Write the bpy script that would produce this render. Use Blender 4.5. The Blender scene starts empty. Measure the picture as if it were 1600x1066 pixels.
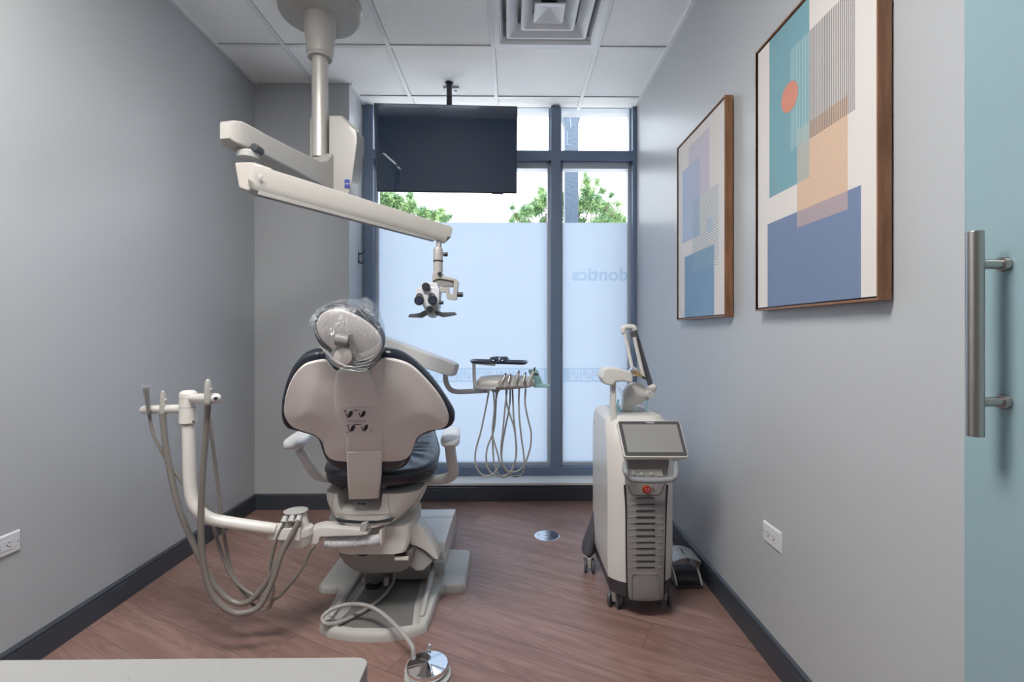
import bpy, bmesh, math, random
from mathutils import Vector, Matrix, noise
random.seed(7)
PI = math.pi
S = bpy.context.scene
COL = S.collection

# ---------------------------------------------------------------- camera
F = 765.0; CX = 806.2; CY = 520.0; YAW = 0.012; CAMZ = 1.183
cam_d = bpy.data.cameras.new('camera'); cam = bpy.data.objects.new('camera', cam_d); COL.objects.link(cam)
cam.location = (0, 0, CAMZ); cam.rotation_euler = (PI/2, 0, -YAW)
cam_d.sensor_width = 36; cam_d.lens = F/1600*36
cam_d.shift_x = -(CX-800)/1600; cam_d.shift_y = (CY-533)/1600
cam_d.clip_start = 0.02; cam_d.clip_end = 200
S.camera = cam
S.view_settings.view_transform = 'Standard'; S.view_settings.look = 'None'
S.view_settings.exposure = 0.20; S.view_settings.gamma = 1; S.view_settings.use_curve_mapping = False
S.cycles.use_denoising = True
S.cycles.max_bounces = 8; S.cycles.diffuse_bounces = 5; S.cycles.glossy_bounces = 4
S.cycles.transparent_max_bounces = 12; S.cycles.transmission_bounces = 6
S.cycles.sample_clamp_indirect = 6.0

# ---------------------------------------------------------------- sky
W = bpy.data.worlds.new('sky'); S.world = W; W.use_nodes = True
nt = W.node_tree; nt.nodes.clear()
SKY = 2.1
tc = nt.nodes.new('ShaderNodeTexCoord'); sx = nt.nodes.new('ShaderNodeSeparateXYZ')
rmp = nt.nodes.new('ShaderNodeValToRGB'); bg = nt.nodes.new('ShaderNodeBackground'); wo = nt.nodes.new('ShaderNodeOutputWorld')
rmp.color_ramp.elements[0].position = 0.0; rmp.color_ramp.elements[0].color = (0.97, 0.985, 1.0, 1)
rmp.color_ramp.elements[1].position = 0.9; rmp.color_ramp.elements[1].color = (0.84, 0.93, 1.05, 1)
nt.links.new(tc.outputs['Generated'], sx.inputs[0]); nt.links.new(sx.outputs['Z'], rmp.inputs[0])
nt.links.new(rmp.outputs[0], bg.inputs[0]); bg.inputs[1].default_value = 1.55*SKY
nt.links.new(bg.outputs[0], wo.inputs[0])
sun_d = bpy.data.lights.new('sun', 'SUN'); sun_d.energy = 5.0; sun_d.angle = math.radians(3); sun_d.color = (1.0, 0.95, 0.88)  # added so that bounce off the pavement brightens the ceiling
sun = bpy.data.objects.new('sun', sun_d); COL.objects.link(sun); sun.rotation_euler = (math.radians(38), 0, math.radians(12)); sun.location = (0, 6, 8)
LAMP = 42.0          # ceiling troffers

# ---------------------------------------------------------------- ray helpers (pixel -> metres)
_s, _c = math.sin(YAW), math.cos(YAW)
def ray(px, py):
    a = (px-CX)/F; b = (CY-py)/F
    return Vector((a*_c+_s, -a*_s+_c, b))
O_CAM = Vector((0, 0, CAMZ))
def at(px, py, Y):
    d = ray(px, py); return O_CAM + d*(Y/d.y)
def atz(px, py, z):
    d = ray(px, py); return O_CAM + d*((z-CAMZ)/d.z)
def atp(px, py, O, N):
    d = ray(px, py); return O_CAM + d*((O-O_CAM).dot(N)/d.dot(N))
def pxm(Y): return Y/F

# ---------------------------------------------------------------- materials
MAT = {}
def mat(name, col, rough=0.5, metal=0.0, spec=0.5, coat=0.0, bump=None, trans=0.0, emit=None, estr=0, alpha=1, sss=0):
    m = bpy.data.materials.new(name); m.use_nodes = True
    b = m.node_tree.nodes['Principled BSDF']
    b.inputs['Base Color'].default_value = (*col, 1); b.inputs['Roughness'].default_value = rough
    b.inputs['Metallic'].default_value = metal; b.inputs['Specular IOR Level'].default_value = spec
    b.inputs['Coat Weight'].default_value = coat; b.inputs['Transmission Weight'].default_value = trans
    b.inputs['Alpha'].default_value = alpha
    if emit: b.inputs['Emission Color'].default_value = (*emit, 1); b.inputs['Emission Strength'].default_value = estr
    if bump:
        sc, st, dist = bump
        n = m.node_tree; t = n.nodes.new('ShaderNodeTexCoord'); no = n.nodes.new('ShaderNodeTexNoise'); bp = n.nodes.new('ShaderNodeBump')
        no.inputs['Scale'].default_value = sc; no.inputs['Detail'].default_value = 3
        bp.inputs['Strength'].default_value = st; bp.inputs['Distance'].default_value = dist
        n.links.new(t.outputs['Object'], no.inputs['Vector']); n.links.new(no.outputs[0], bp.inputs['Height'])
        n.links.new(bp.outputs[0], b.inputs['Normal'])
    MAT[name] = m; return m
def N(m, t, **kw):
    n = m.node_tree.nodes.new(t)
    for k, v in kw.items(): setattr(n, k, v)
    return n
def L(m, a, b): m.node_tree.links.new(a, b)

M_wall = mat('painted_wall', (0.425, 0.443, 0.463), 0.33, bump=(220, 0.10, 0.002), spec=0.6)
M_base = mat('charcoal_baseboard', (0.042, 0.050, 0.064), 0.35)
M_white = mat('white_plastic', (0.67, 0.645, 0.61), 0.32, coat=0.15)
M_shell = mat('chair_shell_plastic', (0.64, 0.59, 0.572), 0.30, coat=0.15)
M_gray = mat('light_grey_plastic', (0.40, 0.40, 0.39), 0.38)
M_mid = mat('mid_grey_plastic', (0.25, 0.24, 0.235), 0.42)
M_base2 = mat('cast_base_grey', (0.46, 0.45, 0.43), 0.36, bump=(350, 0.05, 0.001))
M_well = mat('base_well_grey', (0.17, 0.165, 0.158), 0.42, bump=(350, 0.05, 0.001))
M_hose = mat('hose_grey', (0.20, 0.182, 0.165), 0.36)
M_hose2 = mat('pale_hose_grey', (0.33, 0.32, 0.31), 0.35)
M_leather = mat('navy_leather', (0.012, 0.016, 0.028), 0.30, spec=0.6, bump=(26, 0.35, 0.004))
M_dark = mat('dark_plastic', (0.03, 0.033, 0.04), 0.4)
M_black = mat('black', (0.008, 0.008, 0.01), 0.5)
M_tv = mat('tv_screen', (0.003, 0.017, 0.050), 0.06, spec=1.0)  # blue of the screen's reflected glare is put into the base colour
M_tv.node_tree.nodes['Principled BSDF'].inputs['Coat Weight'].default_value = 1.0; M_tv.node_tree.nodes['Principled BSDF'].inputs['Coat IOR'].default_value = 2.4; M_tv.node_tree.nodes['Principled BSDF'].inputs['Coat Roughness'].default_value = 0.04; M_tv.node_tree.nodes['Principled BSDF'].inputs['Coat Tint'].default_value = (0.7, 0.85, 1, 1)
M_tv.node_tree.nodes['Principled BSDF'].inputs['Specular Tint'].default_value = (0.55, 0.78, 1.0, 1)
M_tvb = mat('tv_body', (0.012, 0.013, 0.016), 0.4)
M_frame = mat('window_frame_metal', (0.135, 0.19, 0.29), 0.38, metal=0.0, spec=0.6)  # backlight flare is put into this lighter blue base colour
M_framel = mat('window_inner_frame', (0.42, 0.47, 0.53), 0.4)
M_sill = mat('sill_white', (0.78, 0.79, 0.78), 0.4)
M_tile_grid = mat('ceiling_grid_white', (0.78, 0.80, 0.81), 0.45)
M_diff = mat('diffuser_white', (0.82, 0.84, 0.87), 0.4)
M_chrome = mat('chrome', (0.85, 0.86, 0.88), 0.06, metal=1.0)
M_steel = mat('brushed_steel', (0.48, 0.44, 0.41), 0.28, metal=1.0)
M_silver = mat('silver_paint', (0.50, 0.48, 0.45), 0.35, metal=0.3)
M_gold = mat('brass', (0.75, 0.50, 0.22), 0.25, metal=1.0)
M_red = mat('emergency_red', (0.35, 0.01, 0.012), 0.35)
M_teal = mat('teal_rubber', (0.26, 0.46, 0.46), 0.5)
M_blue = mat('logo_blue', (0.005, 0.03, 0.30), 0.4)
M_ink = mat('ink', (0.012, 0.012, 0.03), 0.5)
M_inkred = mat('ink_red', (0.20, 0.02, 0.03), 0.5)
M_paper = mat('label_paper', (0.60, 0.55, 0.54), 0.5)
M_outw = mat('outlet_white', (0.62, 0.63, 0.66), 0.35)
M_tray = mat('dark_tray', (0.03, 0.045, 0.085), 0.3)
M_pearl = mat('laser_body_white', (0.64, 0.62, 0.59), 0.33, coat=0.2)
M_panel = mat('laser_panel_grey', (0.235, 0.222, 0.222), 0.40)
M_skirt = mat('laser_skirt', (0.045, 0.042, 0.05), 0.45)
M_screen = mat('touch_screen', (0.27, 0.265, 0.26), 0.12, coat=0.3)
M_bezel = mat('screen_bezel_grey', (0.075, 0.073, 0.075), 0.2)
M_ring = mat('ring_grey', (0.24, 0.235, 0.23), 0.35)
M_dkg = mat('slate_plastic', (0.085, 0.085, 0.10), 0.4)
M_slate = mat('handle_grey', (0.26, 0.27, 0.285), 0.38)
M_arm = mat('support_grey', (0.52, 0.52, 0.52), 0.3)
M_scope = mat('microscope_white', (0.41, 0.395, 0.37), 0.32, coat=0.15)
M_cyan = mat('cyan_cable', (0.10, 0.55, 0.62), 0.4)
M_lamp = mat('troffer_lens', (0.9, 0.9, 0.9), 0.5, emit=(1.0, 0.965, 0.92), estr=LAMP)
M_pole = mat('post_steel', (0.055, 0.085, 0.13), 0.5, bump=(30, 0.5, 0.01))
M_tape = mat('post_tape', (0.2, 0.25, 0.32), 0.5)
M_ground = mat('pavement', (0.80, 0.77, 0.73), 0.8)
M_bark = mat('bark', (0.12, 0.09, 0.07), 0.9)
M_beltgray = mat('pivot_beige', (0.42, 0.39, 0.36), 0.35)

# leaf: leaves let light through
M_leaf = bpy.data.materials.new('leaf'); M_leaf.use_nodes = True
_n = M_leaf.node_tree; _n.nodes.clear()
o_ = N(M_leaf, 'ShaderNodeOutputMaterial'); mx = N(M_leaf, 'ShaderNodeMixShader'); df = N(M_leaf, 'ShaderNodeBsdfDiffuse'); tr = N(M_leaf, 'ShaderNodeBsdfTranslucent')
oi = N(M_leaf, 'ShaderNodeTexCoord'); nz = N(M_leaf, 'ShaderNodeTexNoise'); rp = N(M_leaf, 'ShaderNodeValToRGB')
nz.inputs['Scale'].default_value = 5.0; rp.color_ramp.elements[0].position = .35; rp.color_ramp.elements[1].position = .65
rp.color_ramp.elements[0].color = (0.12, 0.24, 0.12, 1); rp.color_ramp.elements[1].color = (0.33, 0.46, 0.22, 1)
L(M_leaf, oi.outputs['Object'], nz.inputs['Vector']); L(M_leaf, nz.outputs[0], rp.inputs[0]); L(M_leaf, rp.outputs[0], df.inputs[0]); L(M_leaf, rp.outputs[0], tr.inputs[0])
mx.inputs[0].default_value = 0.5; L(M_leaf, df.outputs[0], mx.inputs[1]); L(M_leaf, tr.outputs[0], mx.inputs[2]); L(M_leaf, mx.outputs[0], o_.inputs[0])

def shader_mix(name, parts):
    """parts: list of (weight, node type, color, roughness)"""
    m = bpy.data.materials.new(name); m.use_nodes = True; m.node_tree.nodes.clear()
    out = N(m, 'ShaderNodeOutputMaterial'); prev = None; acc = 0
    for w, t, c, r in parts:
        n = N(m, t); n.inputs[0].default_value = (*c, 1)
        if r is not None and 'Roughness' in n.inputs: n.inputs['Roughness'].default_value = r
        if prev is None: prev = n.outputs[0]; acc = w
        else:
            mxx = N(m, 'ShaderNodeMixShader'); mxx.inputs[0].default_value = w/(acc+w); acc += w
            L(m, prev, mxx.inputs[1]); L(m, n.outputs[0], mxx.inputs[2]); prev = mxx.outputs[0]
    L(m, prev, out.inputs[0]); MAT[name] = m; return m
M_glass = shader_mix('clear_glass', [(0.985, 'ShaderNodeBsdfTransparent', (0.97, 0.985, 1.0), None), (0.015, 'ShaderNodeBsdfGlossy', (1, 1, 1), 0.02)])
M_film = shader_mix('frosted_film', [(0.95, 'ShaderNodeBsdfTranslucent', (0.505, 0.548, 0.60), None), (0.05, 'ShaderNodeBsdfDiffuse', (0.75, 0.8, 0.85), None)])
M_film2 = shader_mix('frosted_film_marking', [(1.0, 'ShaderNodeBsdfTransparent', (0.87, 0.91, 0.95), None)])
M_bag = shader_mix('clear_plastic_wrap', [(0.78, 'ShaderNodeBsdfTransparent', (0.97, 0.98, 0.99), None), (0.20, 'ShaderNodeBsdfGlossy', (0.95, 0.97, 1), 0.12)])
M_fold_hl = shader_mix('plastic_fold_highlight', [(0.45, 'ShaderNodeBsdfTransparent', (1, 1, 1), None), (0.30, 'ShaderNodeBsdfDiffuse', (0.85, 0.88, 0.9), None), (0.25, 'ShaderNodeBsdfGlossy', (1, 1, 1), 0.15)])  # thin folds whose white streak highlights are put into the colour
_b = N(M_bag, 'ShaderNodeBump'); _nn = N(M_bag, 'ShaderNodeTexNoise'); _t = N(M_bag, 'ShaderNodeTexCoord'); _mp = N(M_bag, 'ShaderNodeMapping')
_mp.inputs['Rotation'].default_value = (0, 0.6, 0.3); _mp.inputs['Scale'].default_value = (2.0, 1.0, 0.5)
_nn.inputs['Scale'].default_value = 34; _nn.inputs['Detail'].default_value = 4; _nn.inputs['Distortion'].default_value = 1.5
_b.inputs['Strength'].default_value = 1.0; _b.inputs['Distance'].default_value = 0.03
L(M_bag, _t.outputs['Object'], _mp.inputs[0]); L(M_bag, _mp.outputs[0], _nn.inputs['Vector']); L(M_bag, _nn.outputs[0], _b.inputs['Height'])
for nn in M_bag.node_tree.nodes:
    if nn.type == 'BSDF_GLOSSY': L(M_bag, _b.outputs[0], nn.inputs['Normal'])
M_teald = shader_mix('frosted_teal_glass', [(0.62, 'ShaderNodeBsdfDiffuse', (0.36, 0.50, 0.55), None), (0.30, 'ShaderNodeBsdfTranslucent', (0.45, 0.72, 0.78), None), (0.08, 'ShaderNodeBsdfGlossy', (0.9, 1, 1), 0.18)])

# walnut picture frame
def wood_mat(name, c1, c2, scale, axis=(1, 1, 8), rough=0.4):
    m = mat(name, c1, rough); b = m.node_tree.nodes['Principled BSDF']
    t = N(m, 'ShaderNodeTexCoord'); mp = N(m, 'ShaderNodeMapping'); no = N(m, 'ShaderNodeTexNoise'); r = N(m, 'ShaderNodeValToRGB')
    mp.inputs['Scale'].default_value = axis; no.inputs['Scale'].default_value = scale; no.inputs['Detail'].default_value = 5
    r.color_ramp.elements[0].position = .3; r.color_ramp.elements[0].color = (*c1, 1); r.color_ramp.elements[1].position = .7; r.color_ramp.elements[1].color = (*c2, 1)
    L(m, t.outputs['Object'], mp.inputs[0]); L(m, mp.outputs[0], no.inputs['Vector']); L(m, no.outputs[0], r.inputs[0]); L(m, r.outputs[0], b.inputs['Base Color'])
    return m
M_walnut = wood_mat('walnut', (0.16, 0.070, 0.033), (0.28, 0.135, 0.066), 9, (6, 6, 0.7))

# floor planks, laid at an angle of -28 degrees
M_floor = mat('wood_plank_floor', (0.2, 0.1, 0.08), 0.40, spec=0.6)
def floor_nodes():
    m = M_floor; b = m.node_tree.nodes['Principled BSDF']
    t = N(m, 'ShaderNodeTexCoord'); mp = N(m, 'ShaderNodeMapping')
    mp.inputs['Rotation'].default_value = (0, 0, math.radians(28)); 
    L(m, t.outputs['Object'], mp.inputs[0])
    br = N(m, 'ShaderNodeTexBrick'); br.offset = 0.37; br.offset_frequency = 2
    br.inputs['Scale'].default_value = 1.0; br.inputs['Brick Width'].default_value = 1.22; br.inputs['Row Height'].default_value = 0.18
    br.inputs['Mortar Size'].default_value = 0.0011; br.inputs['Mortar Smooth'].default_value = 0.2; br.inputs['Bias'].default_value = 0
    br.inputs['Color1'].default_value = (0, 0, 0, 1); br.inputs['Color2'].default_value = (1, 1, 1, 1); br.inputs['Mortar'].default_value = (0.5, 0.5, 0.5, 1)
    L(m, mp.outputs[0], br.inputs['Vector'])
    # grain, shifted from plank to plank
    mul = N(m, 'ShaderNodeVectorMath', operation='MULTIPLY'); mul.inputs[1].default_value = (7.3, 3.1, 5.0)
    add = N(m, 'ShaderNodeVectorMath', operation='ADD')
    L(m, br.outputs['Color'], mul.inputs[0]); L(m, mp.outputs[0], add.inputs[0]); L(m, mul.outputs[0], add.inputs[1])
    g = N(m, 'ShaderNodeMapping'); g.inputs['Scale'].default_value = (1.2, 14, 1); L(m, add.outputs[0], g.inputs[0])
    n1 = N(m, 'ShaderNodeTexNoise'); n1.inputs['Scale'].default_value = 1.6; n1.inputs['Detail'].default_value = 6; n1.inputs['Roughness'].default_value = .62; n1.inputs['Distortion'].default_value = .6
    L(m, g.outputs[0], n1.inputs['Vector'])
    g2 = N(m, 'ShaderNodeMapping'); g2.inputs['Scale'].default_value = (6, 160, 1); L(m, add.outputs[0], g2.inputs[0])
    n2 = N(m, 'ShaderNodeTexNoise'); n2.inputs['Scale'].default_value = 1.0; n2.inputs['Detail'].default_value = 3
    L(m, g2.outputs[0], n2.inputs['Vector'])
    g3 = N(m, 'ShaderNodeMapping'); g3.inputs['Scale'].default_value = (1.0, 6.5, 1); L(m, add.outputs[0], g3.inputs[0])
    n3 = N(m, 'ShaderNodeTexNoise'); n3.inputs['Scale'].default_value = 1.1; n3.inputs['Detail'].default_value = 0.5
    L(m, g3.outputs[0], n3.inputs['Vector'])
    # cathedral rings out of the contour lines of a smooth noise
    mm = N(m, 'ShaderNodeMath', operation='MULTIPLY'); mm.inputs[1].default_value = 120; L(m, n3.outputs[0], mm.inputs[0])
    sn = N(m, 'ShaderNodeMath', operation='SINE'); L(m, mm.outputs[0], sn.inputs[0])
    ma = N(m, 'ShaderNodeMath', operation='MULTIPLY_ADD'); ma.inputs[1].default_value = 0.05; ma.inputs[2].default_value = 0.0; L(m, sn.outputs[0], ma.inputs[0])
    a1 = N(m, 'ShaderNodeMath', operation='ADD'); L(m, ma.outputs[0], a1.inputs[0]); L(m, n1.outputs[0], a1.inputs[1])
    s2 = N(m, 'ShaderNodeMath', operation='MULTIPLY_ADD'); s2.inputs[1].default_value = 0.35; L(m, n2.outputs[0], s2.inputs[0]); L(m, a1.outputs[0], s2.inputs[2])
    s3 = N(m, 'ShaderNodeMath', operation='MULTIPLY_ADD'); s3.inputs[1].default_value = 0.20; L(m, br.outputs['Color'], s3.inputs[0]); L(m, s2.outputs[0], s3.inputs[2])
    r = N(m, 'ShaderNodeValToRGB'); cr = r.color_ramp
    cr.elements[0].position = .42; cr.elements[0].color = (0.135, 0.077, 0.065, 1)
    cr.elements[1].position = 1.05; cr.elements[1].color = (0.31, 0.195, 0.168, 1)
    e = cr.elements.new(.72); e.color = (0.215, 0.127, 0.107, 1)
    L(m, s3.outputs[0], r.inputs[0])
    mixm = N(m, 'ShaderNodeMix', data_type='RGBA'); mixm.inputs['B'].default_value = (0.085, 0.05, 0.042, 1)
    L(m, br.outputs['Fac'], mixm.inputs['Factor']); L(m, r.outputs[0], mixm.inputs['A']); L(m, mixm.outputs['Result'], b.inputs['Base Color'])
    bp = N(m, 'ShaderNodeBump'); bp.inputs['Strength'].default_value = .25; bp.inputs['Distance'].default_value = .002
    L(m, s2.outputs[0], bp.inputs['Height']); L(m, bp.outputs[0], b.inputs['Normal'])
floor_nodes()

# ceiling tile: fine fissured bump
M_tile = mat('ceiling_tile', (0.60, 0.62, 0.635), 0.8)
def tile_nodes():
    m = M_tile; b = m.node_tree.nodes['Principled BSDF']
    t = N(m, 'ShaderNodeTexCoord'); n1 = N(m, 'ShaderNodeTexNoise'); n1.inputs['Scale'].default_value = 150; n1.inputs['Detail'].default_value = 4
    r = N(m, 'ShaderNodeValToRGB'); r.color_ramp.elements[0].position = .42; r.color_ramp.elements[1].position = .6
    r.color_ramp.elements[0].color = (0.88, 0.885, 0.88, 1); r.color_ramp.elements[1].color = (0.95, 0.955, 0.95, 1)
    bp = N(m, 'ShaderNodeBump'); bp.inputs['Strength'].default_value = .55; bp.inputs['Distance'].default_value = .003
    L(m, t.outputs['Object'], n1.inputs['Vector']); L(m, n1.outputs[0], bp.inputs['Height']); L(m, bp.outputs[0], b.inputs['Normal'])
    L(m, n1.outputs[0], r.inputs[0]); L(m, r.outputs[0], b.inputs['Base Color'])
tile_nodes()
# quartz with pale grey specks
M_quartz = mat('white_quartz', (0.5, 0.5, 0.5), 0.3)
def quartz_nodes():
    m = M_quartz; b = m.node_tree.nodes['Principled BSDF']
    t = N(m, 'ShaderNodeTexCoord'); v = N(m, 'ShaderNodeTexVoronoi'); v.inputs['Scale'].default_value = 170
    n1 = N(m, 'ShaderNodeTexNoise'); n1.inputs['Scale'].default_value = 60
    mu = N(m, 'ShaderNodeMath', operation='MULTIPLY_ADD'); mu.inputs[1].default_value = 1.3; 
    r = N(m, 'ShaderNodeValToRGB'); r.color_ramp.elements[0].position = .56; r.color_ramp.elements[1].position = .72
    r.color_ramp.elements[0].color = (0.17, 0.167, 0.163, 1); r.color_ramp.elements[1].color = (0.235, 0.233, 0.23, 1)
    L(m, t.outputs['Object'], v.inputs['Vector']); L(m, t.outputs['Object'], n1.inputs['Vector'])
    L(m, n1.outputs[0], mu.inputs[0]); L(m, v.outputs['Distance'], mu.inputs[2]); L(m, mu.outputs[0], r.inputs[0]); L(m, r.outputs[0], b.inputs['Base Color'])
quartz_nodes()

# ---------------------------------------------------------------- geometry helpers
ORG = {}
def catmull(pts, closed=False, sub=8):
    pts = [Vector(p) for p in pts]; n = len(pts); out = []
    rng = range(n) if closed else range(n-1)
    for i in rng:
        if closed: p0, p1, p2, p3 = pts[(i-1) % n], pts[i], pts[(i+1) % n], pts[(i+2) % n]
        else: p0, p1, p2, p3 = pts[max(i-1, 0)], pts[i], pts[i+1], pts[min(i+2, n-1)]
        for k in range(sub):
            t = k/sub
            out.append(0.5*((2*p1)+(-p0+p2)*t+(2*p0-5*p1+4*p2-p3)*t*t+(-p0+3*p1-3*p2+p3)*t**3))
    if not closed: out.append(pts[-1])
    return out
class MB:
    def __init__(s): s.bm = bmesh.new(); s.mi = 0
    def m(s, i): s.mi = i; return s
    def _f(s, vs):
        try: f = s.bm.faces.new(vs); f.material_index = s.mi; return f
        except ValueError: return None
    def box(s, c, size, bevel=0, rot=None, seg=2):
        b2 = bmesh.new(); bmesh.ops.create_cube(b2, size=1)
        for v in b2.verts: v.co = Vector((v.co.x*size[0], v.co.y*size[1], v.co.z*size[2]))
        if bevel: bmesh.ops.bevel(b2, geom=b2.edges[:], offset=min(bevel, min(size)*.49), segments=seg, affect='EDGES', profile=.5)
        R = rot if rot is not None else Matrix.Identity(3)
        c = Vector(c); s._merge(b2, lambda p: R @ p + c); return s
    def bb(s, x0, x1, y0, y1, z0, z1, bevel=0, seg=2):
        return s.box(((x0+x1)/2, (y0+y1)/2, (z0+z1)/2), (abs(x1-x0), abs(y1-y0), abs(z1-z0)), bevel, seg=seg)
    def _merge(s, b2, fn):
        mp = {}
        for v in b2.verts: mp[v] = s.bm.verts.new(fn(v.co))
        for f in b2.faces: s._f([mp[v] for v in f.verts])
        b2.free()
    def loft(s, secs, cap=True, closed=True):
        rows = [[s.bm.verts.new(p) for p in sec] for sec in secs]; n = len(rows[0])
        for a, b in zip(rows, rows[1:]):
            for i in range(n if closed else n-1):
                j = (i+1) % n; s._f([a[i], a[j], b[j], b[i]])
        if cap: s._f(rows[0][::-1]); s._f(rows[-1])
        return s
    def tube(s, pts, r, seg=14, sub=8, smooth=True, cap=True, flat=1.0, rnd=False):
        P = catmull(pts, sub=sub) if smooth and len(pts) > 2 else [Vector(p) for p in pts]
        n = len(P); rs = r if isinstance(r, (list, tuple)) else None
        def rad(i):
            if rs is None: return r
            t = i/(n-1)*(len(rs)-1); k = min(int(t), len(rs)-2); return rs[k]+(rs[k+1]-rs[k])*(t-k)
        T = [(P[min(i+1, n-1)]-P[max(i-1, 0)]).normalized() for i in range(n)]
        up = Vector((0, 0, 1)) if abs(T[0].z) < .9 else Vector((0, 1, 0))
        u = T[0].cross(up).normalized(); secs = []
        def ring(c, u, w, q): return [c+(u*math.cos(a)+w*math.sin(a)*flat)*q for a in [2*PI*k/seg for k in range(seg)]]
        for i in range(n):
            u = (u-T[i]*u.dot(T[i])).normalized(); w = T[i].cross(u); q = rad(i)
            if rnd and i == 0:
                for a in (75, 50, 25): secs.append(ring(P[0]-T[0]*q*math.sin(math.radians(a)), u, w, q*math.cos(math.radians(a))))
            secs.append(ring(P[i], u, w, q))
            if rnd and i == n-1:
                for a in (25, 50, 75): secs.append(ring(P[i]+T[i]*q*math.sin(math.radians(a)), u, w, q*math.cos(math.radians(a))))
        return s.loft(secs, cap=cap)
    def cyl(s, a, b, r, r2=None, seg=24, bevel=0):
        a = Vector(a); b = Vector(b); r2 = r if r2 is None else r2
        if bevel:
            d = (b-a).normalized(); k = bevel
            return s.tube([a, a+d*k*.3, a+d*k, b-d*k, b-d*k*.3, b], 1, seg, smooth=False) if False else s._lat(a, b, [(r-k, 0), (r-k*.3, k*.3), (r, k)], [(r2, -k), (r2-k*.3, -k*.3), (r2-k, 0)], seg)
        return s.tube([a, b], [r, r2], seg, smooth=False)
    def _lat(s, a, b, p0, p1, seg):
        ln = (b-a).length; prof = p0+[(r, ln+z) for r, z in p1]
        return s.lathe(prof, a, (b-a).normalized(), seg)
    def lathe(s, prof, o=(0, 0, 0), axis=(0, 0, 1), seg=32, ex=1.0, ey=1.0, uax=None):
        o = Vector(o); ax = Vector(axis).normalized()
        u = Vector(uax) if uax else ax.orthogonal(); u = (u-ax*u.dot(ax)).normalized(); w = ax.cross(u)
        secs = [[o+ax*z+(u*math.cos(a)*ex+w*math.sin(a)*ey)*max(r, 1e-5) for a in [2*PI*k/seg for k in range(seg)]] for r, z in prof]
        return s.loft(secs)
    def prism(s, pts, vec, bevel=0, seg=2):
        b2 = bmesh.new(); vs = [b2.verts.new(p) for p in pts]; vec = Vector(vec)
        ws = [b2.verts.new(Vector(p)+vec) for p in pts]; n = len(vs)
        b2.faces.new(vs[::-1]); b2.faces.new(ws)
        for i in range(n): b2.faces.new([vs[i], vs[(i+1) % n], ws[(i+1) % n], ws[i]])
        bmesh.ops.recalc_face_normals(b2, faces=b2.faces[:])
        if bevel: bmesh.ops.bevel(b2, geom=b2.edges[:], offset=bevel, segments=seg, affect='EDGES', profile=.5, clamp_overlap=True)
        s._merge(b2, lambda p: p); return s
    def pillow(s, outline, ctr, rings, mp, disp=None):
        """outline: closed 2D list; rings: ('i', inset, h) or ('s', scale, h); mp(u,v,h)->3D"""
        c = Vector(ctr).to_2d() if len(ctr) > 2 else Vector(ctr); secs = []
        for kind, a, h in rings:
            row = []
            for p in outline:
                p = Vector((p[0], p[1])); d = p-c
                q = p-d.normalized()*a if kind == 'i' else c+d*a
                hh = h+(disp(q.x, q.y, kind, a, h) if disp else 0)
                row.append(mp(q.x, q.y, hh))
            secs.append(row)
        return s.loft(secs)
    def build(s, name, mats, parent=None, smooth=True, ang=35, loc=None, **kw):
        bm = s.bm
        bmesh.ops.remove_doubles(bm, verts=bm.verts[:], dist=1e-6)
        bmesh.ops.recalc_face_normals(bm, faces=bm.faces[:])
        if parent is not None: o = ORG[parent.name]
        elif loc is not None: o = Vector(loc)
        else:
            xs = [v.co for v in bm.verts]
            o = Vector(((min(v.x for v in xs)+max(v.x for v in xs))/2, (min(v.y for v in xs)+max(v.y for v in xs))/2, min(v.z for v in xs)))
        for v in bm.verts: v.co -= o
        me = bpy.data.meshes.new(name); bm.to_mesh(me); bm.free()
        for mm in (mats if isinstance(mats, (list, tuple)) else [mats]): me.materials.append(mm)
        if smooth:
            me.shade_smooth()
            try: me.set_sharp_from_angle(angle=math.radians(ang))
            except Exception: pass
        ob = bpy.data.objects.new(name, me); COL.objects.link(ob)
        if smooth:
            wn = ob.modifiers.new('normals', 'WEIGHTED_NORMAL'); wn.mode = 'FACE_AREA'; wn.weight = 50; wn.keep_sharp = True
        if parent is not None: ob.parent = parent
        else: ob.location = o
        ORG[ob.name] = o
        for k, v in kw.items(): ob[k] = v
        return ob
def thing(name, loc, label, category, group=None):
    e = bpy.data.objects.new(name, None); COL.objects.link(e); e.location = loc; e.empty_display_size = .05
    ORG[e.name] = Vector(loc); e['label'] = label; e['category'] = category
    if group: e['group'] = group
    return e
def struct_root(name, loc):
    e = bpy.data.objects.new(name, None); COL.objects.link(e); e.location = loc; ORG[e.name] = Vector(loc); e['kind'] = 'structure'; return e
def text_mb(body, size, O, U, V, Nn, depth=0.0004, bold=0.0, mirror=False, font_shear=0):
    cu = bpy.data.curves.new('t', 'FONT'); cu.body = body; cu.size = size; cu.align_x = 'CENTER'; cu.align_y = 'CENTER'; cu.extrude = depth; cu.offset = bold
    to = bpy.data.objects.new('t', cu); COL.objects.link(to)
    bpy.context.view_layer.update()
    me = bpy.data.meshes.new_from_object(to.evaluated_get(bpy.context.evaluated_depsgraph_get()))
    mb = MB(); b2 = bmesh.new(); b2.from_mesh(me)
    mb._merge(b2, lambda p: Vector(O)+U*(-p.x if mirror else p.x)+V*p.y+Nn*p.z)
    bpy.data.objects.remove(to); bpy.data.curves.remove(cu); bpy.data.meshes.remove(me)
    return mb
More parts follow.
